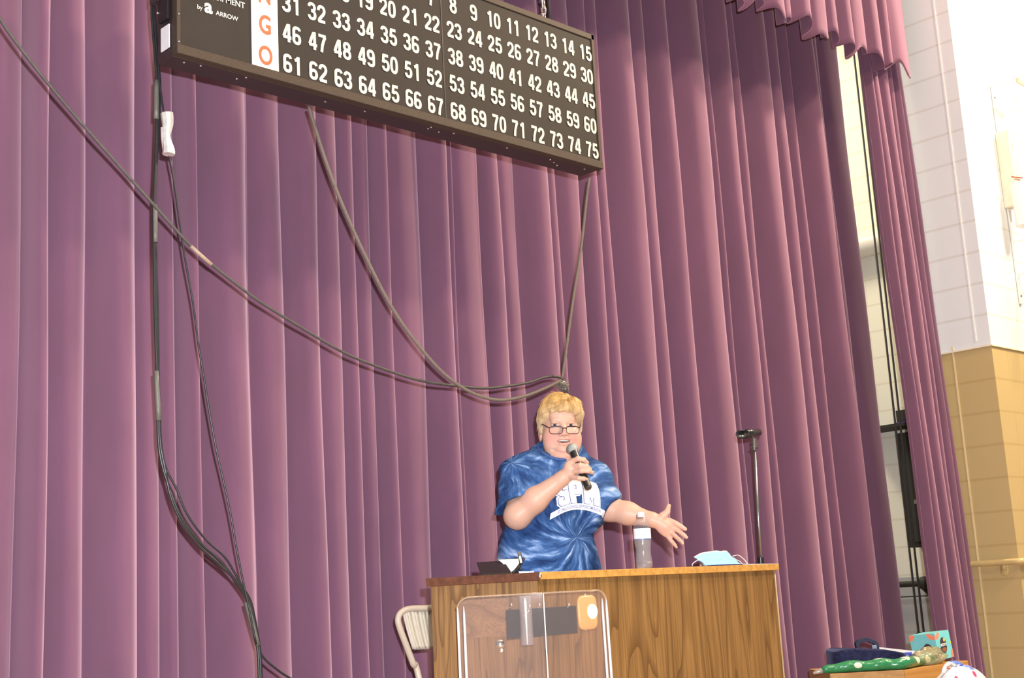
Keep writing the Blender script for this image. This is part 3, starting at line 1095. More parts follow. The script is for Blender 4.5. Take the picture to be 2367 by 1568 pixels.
# dark sign plate hanging from three clips between shield and wood
YPL = PC[1] - 0.030
qa, qb = at(1172, 1408, 'Y', YPL), at(1332, 1403, 'Y', YPL)
qc, qd = at(1333, 1469, 'Y', YPL), at(1173, 1472, 'Y', YPL)
xa, xb, za, zb = (qa[0] + qd[0]) / 2, (qb[0] + qc[0]) / 2, (qc[2] + qd[2]) / 2, (qa[2] + qb[2]) / 2
sgn = thing('hanging_plate', 'dark blank plate hung by three clips behind the clear shield', 'plate', ((xa + xb) / 2, YPL, za))
place(MB().box(((xa + xb) / 2, YPL, (za + zb) / 2), (xb - xa, 0.006, zb - za)), sgn).build('plate', mat('dark_slate_plastic', (0.020, 0.019, 0.022), 0.4, noise=0.1), sgn, bevel=0.001)
for px_ in (1179, 1244, 1312):
    c = at(px_, 1402, 'Y', YPL - 0.005)
    cm = MB().tube(smooth_path([c + np.array([0.002, 0, 0.008]), c + np.array([0.005, -0.003, 0.004]), c + np.array([0.0, -0.004, 0.0]), c + np.array([-0.004, -0.002, -0.006])], 4), 0.002, 8)
    place(cm, sgn).build('clip', MATS['chrome'], sgn, True)

# ------------------------------------------------------------------ things on the podium
# tablet leaning back with a sheet of paper, at the left end
m_black = mat('black_plastic', (0.018, 0.016, 0.016), 0.3, noise=0.1, nscale=30)
m_paper = mat('white_paper', (0.86, 0.84, 0.82), 0.7, noise=0.02, nscale=10)


def on_frontal(px, py, off):
    """Point on a vertical plane across the view, off metres behind the podium's left front."""
    b0 = PC + bH * off
    P = on_line(px, py, b0, PLd)
    return CAM + ray(px, py) * ((P - CAM[:2])[0] / ray(px, py)[0])


dev = on_frontal(1150, 1325, 0.10)
tab = thing('card_machine', 'black wedge-shaped desk device with a curl of white paper, left end of podium', 'device', (dev[0], dev[1], ZT + 0.0005), math.atan2(rH[1], rH[0]))
# profile in local frame: x across the view, y away
s_w = 0.0
hw = MB()
hw.add([(-0.055, -0.05, 0.0), (0.040, -0.05, 0.0), (0.040, 0.07, 0.0), (-0.055, 0.07, 0.0),
        (-0.055 - 0.0, -0.045, 0.006), (0.040, -0.045, 0.006), (0.040, 0.06, 0.050), (-0.055, 0.06, 0.050)],
       [(0, 3, 2, 1), (4, 5, 6, 7), (0, 1, 5, 4), (1, 2, 6, 5), (2, 3, 7, 6), (3, 0, 4, 7)])
hw.v = [(x - 0.018 * (z / 0.05) + (0.012 if x > 0 else 0.0) * (1 - z / 0.05), y, z) for x, y, z in hw.v]
hw.build('housing', m_black, tab, bevel=0.006, seg=3)
pp = MB()
n = 10
V = []
for i in range(n + 1):
    t_ = i / n
    for j in range(n + 1):
        u_ = j / n
        z_ = 0.004 + 0.048 * t_
        xl = 0.044 - 0.040 * t_ ** 1.4
        xr = 0.046 + 0.040 * t_ ** 0.75
        V.append((xl + (xr - xl) * u_, 0.0 + 0.04 * t_ + 0.016 * math.sin(PI * u_) * t_, z_))
Fp = [(i * (n + 1) + j, i * (n + 1) + j + 1, (i + 1) * (n + 1) + j + 1, (i + 1) * (n + 1) + j) for i in range(n) for j in range(n)]
po = MB().add(V, Fp).build('paper_curl', m_paper, tab, True)
md = po.modifiers.new('sheet', 'SOLIDIFY')
md.thickness = 0.0012
rm = MB()
rm.tube(smooth_path([(0.047 + 0.041 * (i / 8) ** 0.75 + 0.004, 0.0 + 0.04 * i / 8 - 0.002, 0.004 + 0.048 * i / 8) for i in range(9)], 3), 0.0055, 8)
rm.build('side_guard', m_black, tab, True)
# small clip-on camera / gooseneck on a stick
mp = on_frontal(1203, 1322, 0.09)
mg = thing('desk_microphone', 'small black desk microphone on a thin upright stem near the podium corner', 'microphone', (mp[0], mp[1], ZT + 0.001), math.atan2(rH[1], rH[0]))
MB().tube([(0.0, 0, 0.002), (0.0, 0, 0.034)], 0.0032, 8).build('stem', m_black, mg, True)
mh = MB().box((0.002, 0.0, 0.052), (0.013, 0.014, 0.040), Matrix.Rotation(math.radians(-8), 3, 'Y'))
mh.build('head', m_black, mg, bevel=0.003)
MB().box((-0.001, -0.003, 0.066), (0.012, 0.012, 0.016), Matrix.Rotation(math.radians(-8), 3, 'Y')).build('windscreen', mat('grey_foam', (0.12, 0.12, 0.11), 0.9, noise=0.2, nscale=200), mg, bevel=0.003)
MB().lathe([(0.018, 0), (0.018, 0.002), (0.006, 0.004)], (0, 0, 0), 20).build('base', m_black, mg, 'auto')
sp_ = on_frontal(1214, 1326, 0.05)
shp = MB()
V = [(-0.020, -0.03, 0.0), (0.030, -0.03, 0.0), (0.030, 0.03, 0.0), (-0.022, 0.03, 0.0), (-0.020, -0.03, 0.006), (0.030, -0.03, 0.004), (0.030, 0.03, 0.004), (-0.024, 0.03, 0.008)]
so = shp.add(V, [(0, 3, 2, 1), (4, 5, 6, 7), (0, 1, 5, 4), (1, 2, 6, 5), (2, 3, 7, 6), (3, 0, 4, 7)]).build('note_pad', m_paper)
so.location = (sp_[0], sp_[1], ZT + 0.001)
so.rotation_euler = (0, 0, math.atan2(rH[1], rH[0]))
tag(so, 'small white note pad beside the desk microphone stem', 'note pad')

# water bottle
YBt = PC[1] + 0.07
bp = at(1490, 1312, 'Y', YBt)
bot = thing('water_bottle', 'clear plastic water bottle with white label and white cap on the podium', 'bottle', (bp[0], YBt, ZT + 0.0015))
HB = 0.207
prof_b = [(0.022, 0.0), (0.0295, 0.004), (0.0315, 0.012), (0.0312, 0.022)]
for i in range(12):
    z_ = 0.022 + 0.075 * i / 11
    wst = 0.0310 - 0.0032 * math.sin(PI * i / 11) ** 2
    prof_b.append((wst + (0.0006 if i % 2 else -0.0006), z_))
prof_b += [(0.0312, 0.103), (0.0315, 0.112), (0.0315, 0.147), (0.0308, 0.154), (0.027, 0.166), (0.021, 0.178), (0.0145, 0.187), (0.0112, 0.191), (0.0112, 0.198)]
m_pet = mat_clear('clear_pet', (0.975, 0.98, 0.985), 0.05, (0.95, 0.97, 1.0), 0.06, 1.5)
MB().lathe(prof_b, (0, 0, 0), 40, None, False).build('bottle_body', m_pet, bot, True)
m_water = mat_clear('water', (0.985, 0.985, 0.97), 0.07, (0.98, 0.92, 0.82), 0.04, 1.33)
MB().lathe([(r_ - 0.0012 + 0.0009 * math.sin(i_ * 2.4), z_ + 0.001) for i_, (r_, z_) in enumerate(prof_b) if z_ < 0.112], (0, 0, 0), 36).build('water', m_water, bot, True)
MB().lathe([(0.0322, 0.109), (0.0322, 0.147)], (0, 0, 0), 40, None, False).build('label_band', mat('white_bottle_label', (0.88, 0.89, 0.92), 0.4, noise=0.03, nscale=60), bot, True)
ls = MB().lathe([(0.0324, 0.106), (0.0324, 0.1095)], (0, 0, 0), 40, None, False).build('label_stripe', mat('blue_label_stripe', (0.18, 0.22, 0.42), 0.4, noise=0.05), bot, True)
cp = MB()
cpv = []
for z_, rr_ in ((0.192, 0.0128), (0.2055, 0.0128), (0.207, 0.0115)):
    cpv.append((rr_, z_))
cp.lathe(cpv, (0, 0, 0), 30)
cp.lathe([(0.0135, 0.190), (0.0135, 0.193)], (0, 0, 0), 30)
cp.build('cap', mat('white_cap', (0.85, 0.85, 0.87), 0.35, noise=0.02), bot, 'auto')

# surgical face mask with ear loops
YM = PC[1] + 0.09
mc = at(1655, 1310, 'Y', YM)
msk = thing('face_mask', 'crumpled blue surgical face mask with white ear loops at the right of the podium', 'face mask', (mc[0], YM, ZT + 0.001))
x0m, x1m = at(1618, 1300, 'Y', YM)[0], at(1697, 1300, 'Y', YM)[0]
ztm = at(1660, 1275, 'Y', YM)[2]
n, m_ = 26, 14
V = []
for i in range(m_ + 1):
    t_ = i / m_
    for j in range(n + 1):
        u_ = j / n
        xx = x0m + (x1m - x0m) * u_ + 0.02 * (t_ - 0.5) * (0.5 - u_) + 0.012 * t_ * (u_ - 0.5)
        up = 0.62 + 0.38 * min(1.0, u_ / 0.42) ** 0.8
        zz = ZT + 0.008 + (ztm - ZT - 0.008) * t_ * up - 0.010 * (1 - t_) * (u_ < 0.2) * 0 + 0.0012 * math.sin(u_ * 19 + t_ * 3) * t_
        yy = YM - 0.035 + 0.060 * t_ + 0.006 * math.sin(t_ * 4 * PI) * 0.5 + 0.008 * math.sin(u_ * 8)
        V.append((xx, yy, zz))
Fp = [(i * (n + 1) + j, i * (n + 1) + j + 1, (i + 1) * (n + 1) + j + 1, (i + 1) * (n + 1) + j) for i in range(m_) for j in range(n)]
mo = place(MB().add(V, Fp), msk).build('mask_panel', mat('light_blue_nonwoven', (0.30, 0.60, 0.86), 0.8, noise=0.06, nscale=50, bump=0.3, bscale=300), msk, True)
md = mo.modifiers.new('layers', 'SOLIDIFY')
md.thickness = 0.003
ms = MB()
ms.tube(smooth_path([(V[m_ * (n + 1) + j][0], V[m_ * (n + 1) + j][1] - 0.001, V[m_ * (n + 1) + j][2]) for j in range(0, n + 1, 2)], 3), 0.003, 6)
place(ms, msk).build('nose_strip', m_paper, msk, True)
m_loop = mat('white_elastic', (0.85, 0.82, 0.78), 0.7, noise=0.03)
lp = rope_pts([(1622, 1292), (1610, 1297), (1601, 1304), (1600, 1309)], YM - 0.01)
lp2 = rope_pts([(1630, 1300), (1627, 1306), (1634, 1309)], YM - 0.015)
place(MB().tube(smooth_path(lp, 5), 0.0016, 6), msk).build('ear_loop', m_loop, msk, True)
place(MB().tube(smooth_path(lp2, 5), 0.0016, 6), msk).build('ear_loop', m_loop, msk, True)
lp3 = rope_pts([(1694, 1286), (1706, 1284), (1718, 1292), (1727, 1303), (1726, 1307), (1719, 1307), (1710, 1298), (1700, 1294)], YM + 0.005)
place(MB().tube(smooth_path(lp3, 5), 0.0016, 6), msk).build('ear_loop', m_loop, msk, True)
# dark booklet under the mask and pale folder beside it
bk1 = MB().box(((x0m + x1m) / 2 + 0.004, YM + 0.01, ZT + 0.0035), (0.16, 0.14, 0.005)).build('booklet', mat('dark_blue_cover', (0.035, 0.03, 0.12), 0.4, noise=0.1), None, bevel=0.001)
tag(bk1, 'thin dark blue booklet lying under the face mask', 'booklet')
fx0, fx1 = at(1700, 1312, 'Y', PC[1] + 0.12)[0], at(1768, 1310, 'Y', PC[1] + 0.12)[0]
zf = at(1720, 1300, 'Y', PC[1] + 0.2)[2] - ZT
fl = MB()
V = [(fx0, PC[1] + 0.05, ZT + 0.001), (fx1, PC[1] + 0.05, ZT + 0.001), (fx1, PC[1] + 0.30, ZT + 0.001), (fx0, PC[1] + 0.30, ZT + 0.001),
     (fx0, PC[1] + 0.05, ZT + 0.006), (fx1, PC[1] + 0.05, ZT + 0.003), (fx1, PC[1] + 0.30, ZT + 0.006), (fx0, PC[1] + 0.30, ZT + 0.026)]
fo_ = fl.add(V, [(0, 3, 2, 1), (4, 5, 6, 7), (0, 1, 5, 4), (1, 2, 6, 5), (2, 3, 7, 6), (3, 0, 4, 7)]).build('folder', mat('pale_grey_folder', (0.55, 0.54, 0.56), 0.4, noise=0.03))
tag(fo_, 'pale grey folder lying at the right end of the podium beside the mask', 'folder')

# ------------------------------------------------------------------ empty microphone stand behind the podium
YS = 3.82
sb = at(1761, 1340, 'Y', YS)
st_top = at(1744, 1040, 'Y', YS)
stand = thing('microphone_stand', 'empty microphone stand with black clip behind the right end of the podium', 'microphone stand', (sb[0], YS, Z_STAGE))
m_steel = mat('satin_steel_tube', (0.36, 0.37, 0.36), 0.28, 0.85, noise=0.05)
place(MB().tube([sb, st_top], 0.0075, 12), stand).build('upper_tube', m_steel, stand, True)
place(MB().tube([(sb[0], YS, Z_STAGE + 0.03), (sb[0], YS, sb[2])], 0.011, 12), stand).build('lower_tube', m_steel, stand, True)
place(MB().tube([(sb[0], YS, sb[2] - 0.02), at(1758, 1290, 'Y', YS)], 0.016, 14), stand).build('clutch', m_black, stand, 'auto')
MB().lathe([(0.14, 0.0), (0.14, 0.012), (0.12, 0.022), (0.03, 0.034), (0.015, 0.05)], (0, 0, 0), 36).build('round_base', m_black, stand, 'auto')
cl = MB()
c0 = at(1741, 1026, 'Y', YS)
cl.tube([at(1744, 1042, 'Y', YS), at(1743, 1014, 'Y', YS)], [0.011, 0.013], 12)
place(cl, stand).build('swivel', mat('grey_swivel', (0.22, 0.20, 0.17), 0.3, 0.6, noise=0.1), stand, 'auto')
rg = MB().tube([at(1744, 1036, 'Y', YS), at(1744, 1034.5, 'Y', YS)], 0.021, 16)
place(rg, stand).build('lock_ring', m_steel, stand, 'auto')
ch_ = MB()
a0, a1 = at(1716, 1003, 'Y', YS - 0.04), at(1748, 1001, 'Y', YS + 0.02)
a0, a1 = np.array(a0), np.array(a1)
nseg, V = 20, []
ax = (a1 - a0) / np.linalg.norm(a1 - a0)
up_ = np.array([0, 0, 1.0]) - ax * ax[2]
up_ /= np.linalg.norm(up_)
sd = np.cross(ax, up_)
for e_, rr0 in ((a0, 0.034), (a1, 0.030)):
    for r__ in (rr0, rr0 - 0.006):
        for k in range(nseg + 1):
            a = math.radians(35) + math.radians(290) * k / nseg
            V.append(e_ + r__ * (math.cos(a) * up_ * 0.72 + math.sin(a) * sd))
q = nseg + 1
Fc = []
for k in range(nseg):
    Fc += [(k, k + 1, 2 * q + k + 1, 2 * q + k), (q + k, 3 * q + k, 3 * q + k + 1, q + k + 1), (k, q + k, q + k + 1, k + 1), (2 * q + k, 2 * q + k + 1, 3 * q + k + 1, 3 * q + k)]
Fc += [(0, 2 * q, 3 * q, q), (nseg, q + nseg, 3 * q + nseg, 2 * q + nseg)]
ch_.add(V, Fc)
place(ch_, stand).build('microphone_clip', mat('glossy_black_rubber', (0.02, 0.02, 0.024), 0.22, spec=0.7, noise=0.1), stand, True)

# ------------------------------------------------------------------ folding chair behind the podium
cc = at(958, 1480, 'Y', 4.02)
fch = thing('folding_chair', 'beige metal folding chair partly hidden behind the left end of the podium', 'chair', (cc[0], 4.02, Z_STAGE), 0.0)
m_beige = mat('beige_enamel', (0.55, 0.46, 0.36), 0.42, noise=0.04, nscale=20)
YCH = 4.02
fo1 = rope_pts([(970, 1575), (955, 1535), (938, 1490), (925, 1455), (920, 1432), (928, 1416), (948, 1408), (990, 1406), (1060, 1400), (1098, 1404), (1106, 1420), (1104, 1450), (1112, 1500), (1124, 1580)], YCH)
zz_ = [p for p in fo1]
low = [np.array([fo1[0][0] + 0.02, YCH - 0.12, Z_STAGE + 0.02])]
low2 = [np.array([fo1[-1][0] + 0.02, YCH - 0.12, Z_STAGE + 0.02])]
place(MB().tube(smooth_path(low + fo1 + low2, 6), 0.0125, 10), fch).build('tube_frame', m_beige, fch, True)
n, m_ = 180, 12
V = []
for i in range(m_ + 1):
    t_ = i / m_
    zt_, zb_ = 1411, 1502
    for j in range(n + 1):
        u_ = j / n
        xl_ = 930 + 24 * (t_ ** 1.3)
        xr_ = 1100
        P_ = at(xl_ + (xr_ - xl_) * u_, zt_ + (zb_ - zt_) * t_ - 6 * u_, 'Y', YCH)
        d_ = 0.018 * math.sin(PI * u_) + 0.0042 * abs(math.sin(u_ * PI * 27)) ** 0.6
        V.append((P_[0], P_[1] + d_, P_[2]))
Fp = [(i * (n + 1) + j, i * (n + 1) + j + 1, (i + 1) * (n + 1) + j + 1, (i + 1) * (n + 1) + j) for i in range(m_) for j in range(n)]
br = place(MB().add(V, Fp), fch).build('backrest', mat('ribbed_beige_vinyl', (0.62, 0.55, 0.45), 0.5, noise=0.04, nscale=30), fch, True)
md = br.modifiers.new('pad', 'SOLIDIFY')
md.thickness = 0.012
q0 = at(958, 1640, 'Y', YCH - 0.1)
seat = MB().box((q0[0] + 0.16, YCH - 0.16, Z_STAGE + 0.44), (0.36, 0.36, 0.03))
place(seat, fch).build('seat', MATS['ribbed_beige_vinyl'], fch, bevel=0.01)
lg = at(947, 1570, 'Y', YCH + 0.12)
for dx in (0.0, 0.36):
    place(MB().tube([(lg[0] + dx, YCH - 0.05, Z_STAGE + 0.45), (lg[0] + dx, YCH + 0.22, Z_STAGE + 0.015)], 0.011, 10), fch).build('leg', m_steel, fch, True)

# ------------------------------------------------------------------ right-hand wall: pipe and wire cage
pz = at(2300, 1300, 'Y', YP - 0.03)[2]
m_ochre = mat('ochre_enamel', (0.60, 0.46, 0.20), 0.3, noise=0.05, nscale=20)
pipe = thing('wall_pipe', 'ochre painted pipe bent around the corner of the block pier', 'pipe', (XJ - 0.03, YP - 0.03, pz))
pts = [(XJ - 0.03, 4.16, pz), (XJ - 0.03, 4.0, pz), (XJ - 0.03, YP + 0.05, pz), (XJ - 0.026, YP - 0.005, pz), (XJ - 0.005, YP - 0.027, pz), (XJ + 0.06, YP - 0.03, pz), (XJ + 0.6, YP - 0.03, pz), (XJ + 3.0, YP - 0.03, pz)]
place(MB().tube(smooth_path(pts, 5), 0.0185, 14), pipe).build('pipe_run', m_ochre, pipe, True)
fl_ = MB()
c = at(2322, 1318, 'X', XJ - 0.004)
fl_.ball((XJ - 0.002, c[1], c[2]), (0.007, 0.028, 0.036), 14, 10)
fl_.box((XJ - 0.012, c[1], (c[2] + pz) / 2), (0.012, 0.03, abs(pz - c[2]) + 0.01))
place(fl_, pipe).build('bracket', m_ochre, pipe, True)

m_wire = mat('white_coated_wire', (0.85, 0.83, 0.78), 0.35, noise=0.03)
g0 = at(2291, 196, 'Y', YP - 0.012)
g1 = at(2366, 704, 'Y', YP - 0.012)
gx = (g0[0] + g1[0]) / 2
cage = thing('wire_cage', 'white wire guard cage projecting from the bright block wall, top right', 'cage', (gx, YP - 0.012, g1[2]))
place(MB().box((gx, YP - 0.008, (g0[2] + g1[2]) / 2), (0.035, 0.012, g0[2] - g1[2])), cage).build('mounting_bar', m_wire, cage, bevel=0.002)
for yy in (222, 448, 684):
    c = at(2293 + (yy - 222) * 0.15, yy, 'Y', YP - 0.016)
    place(MB().lathe([(0.010, 0), (0.008, 0.004), (0.0005, 0.006)], (gx, YP - 0.014, c[2]), 10, Matrix.Rotation(PI / 2, 3, 'X')), cage).build('screw', m_steel, cage, True)
dpth = 0.42
place(MB().box((gx + 0.11, YP - 0.17, g0[2] - 0.01), (0.19, 0.012, 0.035), Matrix.Rotation(math.radians(0), 3, 'Y')), cage).build('top_bar', mat('tan_bar', (0.62, 0.50, 0.36), 0.4, noise=0.05), cage)
wr = 0.0045
for k in range(6):
    xk = gx + 0.02 + 0.16 * k
    mbw = MB().tube([(xk, YP, g0[2]), (xk, YP - dpth, g0[2]), (xk, YP - dpth, g1[2] + 0.2), (xk, YP, g1[2] + 0.2)], wr, 6)
    place(mbw, cage).build('cage_wire', m_wire, cage)
for k in range(7):
    zk = g0[2] - (g0[2] - g1[2] - 0.2) * k / 6
    mbw = MB().tube([(gx, YP, zk), (gx, YP - dpth, zk), (gx + 0.85, YP - dpth, zk), (gx + 0.85, YP, zk)], wr, 6)
    place(mbw, cage).build('cage_wire', m_wire, cage)
hx = at(2350, 420, 'Y', YP - 0.14)
hsg = thing('wall_fixture', 'white tubular fixture inside the wire cage on the bright wall', 'wall fixture', (hx[0] + 0.10, YP - 0.10, hx[2] - 0.12))
MB().lathe([(0.03, -0.16), (0.045, -0.15), (0.045, 0.12), (0.03, 0.13)], (0, 0, 0), 20).build('lens_tube', mat('white_fixture', (0.84, 0.82, 0.80), 0.4, noise=0.03), hsg, 'auto')
MB().box((0.03, 0.055, 0.25), (0.10, 0.09, 0.52)).build('back_box', mat('cream_fixture_box', (0.80, 0.72, 0.58), 0.5, noise=0.03), hsg, bevel=0.006)
MB().tube([(-0.07, 0.0, 0.17), (0.08, 0.0, 0.19)], 0.005, 8).build('red_toggle', mat('red_toggle_paint', (0.6, 0.10, 0.05), 0.4, noise=0.05), hsg, True)

# ------------------------------------------------------------------ up-stage, seen through the gap
XS = 8.85                                             # inner face of the stage side wall
dk = at(2030, 560, 'X', XS - 0.09)
rD = 0.088
duct = tag(MB().tube([(XS - 0.09, 4.25, dk[2]), (XS - 0.09, 9.3, dk[2])], rD, 28).build('round_duct', mat('white_duct', (0.78, 0.75, 0.68), 0.35, noise=0.03), None, 'auto'),
           'white round duct running along the stage side wall, seen through the curtain gap', 'duct')
m_bk = mat('black_cabinet', (0.02, 0.019, 0.017), 0.65, noise=0.3, nscale=120)
s0 = at(2072, 1000, 'X', XS - 0.16)
s1 = at(2098, 1264, 'X', XS - 0.16)
yl = (s0[1] + s1[1]) / 2
zt_, zb_ = at(2090, 1000, 'X', XS - 0.16)[2], at(2110, 1266, 'X', XS - 0.16)[2]
spk = thing('wall_speaker', 'tall black speaker cabinet on the stage side wall, seen through the curtain gap', 'speaker', (XS - 0.08, yl - 0.25, zb_))
place(MB().box((XS - 0.08, yl - 0.25, (zt_ + zb_) / 2), (0.155, 0.50, zt_ - zb_)), spk).build('cabinet', m_bk, spk, bevel=0.004)
place(MB().box((XS - 0.163, yl - 0.25, (zt_ + zb_) / 2), (0.008, 0.44, zt_ - zb_ - 0.08)), spk).build('grille', mat('black_grille_cloth', (0.03, 0.03, 0.028), 0.9, noise=0.4, nscale=400), spk)
lgp = at(2118, 1160, 'X', XS - 0.168)
place(MB().box(lgp, (0.003, 0.035, 0.03)), spk).build('badge', mat('grey_badge', (0.25, 0.25, 0.25), 0.4, noise=0.3, nscale=200), spk)
zsh = at(2075, 986, 'X', XS - 0.16)[2]
shf = tag(MB().box((XS - 0.13, yl - 0.13, zsh), (0.25, 0.98, 0.022)).build('shelf', m_bk), 'black shelf board above the tall speaker in the curtain gap', 'shelf')
shf.location.z = 0
bxz = at(2090, 968, 'X', XS - 0.15)
sbx = thing('equipment_box', 'small black box with white print standing on the shelf in the curtain gap', 'box', (XS - 0.13, bxz[1] - 0.09, zsh + 0.011))
MB().box((0, 0, 0.056), (0.16, 0.24, 0.085)).build('case', m_bk, sbx, bevel=0.004)
MB().box((0, 0, 0.006), (0.17, 0.25, 0.011)).build('purple_base', mat('purple_base_plastic', (0.10, 0.05, 0.30), 0.4, noise=0.05), sbx)
wt = MB()
for (yy, zz, l_) in ((-0.01, 0.060, 0.05), (-0.015, 0.051, 0.04), (-0.01, 0.071, 0.03)):
    wt.box((-0.081, yy, zz), (0.002, l_, 0.005))
wt.build('white_print', m_paper, sbx)
zr = at(2115, 1350, 'X', XS - 0.08)
rail = thing('wall_rail', 'black horizontal rail with brackets on the stage side wall', 'rail', (XS - 0.08, zr[1], zr[2]))
MB().tube([(0, -0.9, 0), (0, 1.4, 0)], 0.021, 12).build('bar', m_bk, rail, True)
brr = at(2137, 1345, 'X', XS - 0.08)[1] - zr[1]
bb = MB().tube([(0.07, brr, 0.0), (-0.02, brr, 0.0)], 0.016, 10)
bb.ball((0, brr, 0), (0.045, 0.05, 0.05), 12, 8)
bb.tube([(0.0, brr + 0.02, -0.03), (0.0, brr - 0.05, -0.10)], 0.014, 8)
bb.build('bracket', m_bk, rail, True)
hlz = at(2115, 1379, 'X', XS - 0.005)[2]
tag(MB().tube([(XS - 0.012, 4.3, hlz), (XS - 0.012, 6.4, hlz)], 0.005, 6).build('wall_wire', m_bk, None, True), 'thin dark wire along the grey lower stage side wall', 'wire')
YH = 4.85
hl = thing('rope_line', 'endless pair of dark curtain-pull ropes hanging in the curtain gap', 'rope', tuple(at(2130, 1466, 'Y', YH)))
for a, b_ in (((1975, 350), (2124, 1466)), ((1996, 350), (2136, 1466))):
    A, B = at(*a, 'Y', YH), at(*b_, 'Y', YH)
    xx, yy = B[0], B[1]
    place(MB().tube([(xx, yy, B[2]), (xx, yy, 6.5)], 0.0075, 8), hl).build('strand', mat('dark_cotton_rope', (0.05, 0.048, 0.05), 0.8, noise=0.2, nscale=200), hl, True)
A, B = at(2124, 1466, 'Y', YH), at(2136, 1466, 'Y', YH)
place(MB().box((A + B) / 2, (abs(B[0] - A[0]) + 0.03, 0.03, 0.022)), hl).build('floor_block', m_bk, hl, bevel=0.004)

# ------------------------------------------------------------------ wooden chest and prize goods at the right
TX = 6.35
ca = dep = None


def at_t(x, y, t):
    return CAM + ray(x, y) * t


KC = at_t(2090, 1549, 6.3)                          # corner between the two fronts
YK = KC[1]
zc = KC[2]


def on_ck(px, py, off):
    """Point on a vertical plane across the view, off metres behind the chest's left front."""
    P = on_line(px, py, KC[:2] + bH * off, -rH)
    return CAM + ray(px, py) * ((P - CAM[:2])[0] / ray(px, py)[0])


KL = on_ck(1918, 1557, 0.0)[:2]
c1 = at(2232, 1532, 'Y', YK)
chest = thing('wooden_chest', 'light brown wooden chest with angled front, goods heaped on its top, bottom right', 'chest', (KC[0], YK, Z_STAGE))
m_pine = mat_wood('tan_board', (0.50, 0.30, 0.13), (0.40, 0.22, 0.09), 'X', 0.8, 0.5, 0.3, 0.5)
m_pine2 = mat_wood('amber_board', (0.56, 0.29, 0.085), (0.46, 0.22, 0.06), 'X', 0.8, 0.45, 0.3, 0.5)
KR = np.array([c1[0] + 0.03, YK])
KRb = KR + np.array([0, 0.45])
KLb = KL + bH * 0.48
sK = np.linalg.solve(np.array([rH, [-1, 0]]).T, KRb - KLb)
KCb = KLb + rH * sK[0]
place(MB().prism([tuple(p) for p in (KL, KC[:2], KCb, KLb)], Z_STAGE, zc), chest).build('left_section', m_pine, chest, bevel=0.003)
place(MB().prism([tuple(p) for p in (KC[:2] + np.array([0.002, 0]), KR, KRb, KCb + np.array([0.002, 0]))], Z_STAGE, zc), chest).build('right_section', m_pine2, chest, bevel=0.003)
ZK = zc

# rolled green polka-dot wrap in clear film
m_green = bpy.data.materials.new('green_polka_dot')
m_green.use_nodes = True
nt, b = nodes_of(m_green)
b.inputs['Roughness'].default_value = 0.25
b.inputs['Coat Weight'].default_value = 0.6
tc = nt.nodes.new('ShaderNodeTexCoord')
vo = nt.nodes.new('ShaderNodeTexVoronoi')
vo.inputs['Scale'].default_value = 9.0
vo.inputs['Randomness'].default_value = 0.35
nt.links.new(tc.outputs['Object'], vo.inputs['Vector'])
vr = nt.nodes.new('ShaderNodeValToRGB')
vr.color_ramp.interpolation = 'CONSTANT'
vr.color_ramp.elements[0].color = (0.80, 0.82, 0.68, 1)
vr.color_ramp.elements[1].position = 0.30
vr.color_ramp.elements[1].color = (0.022, 0.24, 0.085, 1)
nt.links.new(vo.outputs['Distance'], vr.inputs[0])
nt.links.new(vr.outputs[0], b.inputs['Base Color'])
bn = nt.nodes.new('ShaderNodeTexNoise')
bn.inputs['Scale'].default_value = 22
nt.links.new(tc.outputs['Object'], bn.inputs['Vector'])
bp2 = nt.nodes.new('ShaderNodeBump')
bp2.inputs['Strength'].default_value = 0.5
bp2.inputs['Distance'].default_value = 0.02
nt.links.new(bn.outputs['Fac'], bp2.inputs['Height'])
nt.links.new(bp2.outputs['Normal'], b.inputs['Normal'])
YG = YK + 0.028
g_pts = [(1900, 1547), (1925, 1543), (1965, 1541), (2010, 1539), (2050, 1535), (2085, 1532), (2120, 1530), (2150, 1532), (2163, 1535)]
G3 = [on_ck(a, b_ - 5, 0.030) if a <= 2086 else at(a, b_ - 5, 'Y', YK + 0.046) for a, b_ in g_pts]
G3 = smooth_path(G3, 6)

rad = []
for i in range(len(G3)):
    t_ = i / (len(G3) - 1)
    rad.append((0.014 + 0.008 * min(1, t_ * 6) + 0.005 * math.sin(t_ * 3.0) + 0.0022 * math.sin(t_ * 31)) * (1 - 0.35 * max(0, t_ - 0.85) / 0.15))
G3 = [np.array([p[0], p[1], ZK + r_ * 0.98 + 0.002]) for p, r_ in zip(G3, rad)]
grl = thing('polka_dot_roll', 'green roll with white polka dots in clear film lying on the wooden chest', 'gift wrap', tuple(G3[20]))
place(MB().tube(G3, rad, 20), grl).build('roll', m_green, grl, True)
fm = MB()
rH3 = np.array([rH[0], rH[1], 0.0])
film_pts = [G3[0] - rH3 * 0.045 + np.array([0, 0, -0.010]), G3[0] - rH3 * 0.02 + np.array([0, 0, -0.004]), G3[0]]
fm.tube(film_pts, [0.006, 0.012, 0.0145], 12, False)
place(fm, grl).build('film_end', mat_clear('clear_film', (0.95, 0.95, 0.9), 0.22, (0.8, 0.8, 0.75), 0.12, 1.6), grl, True)
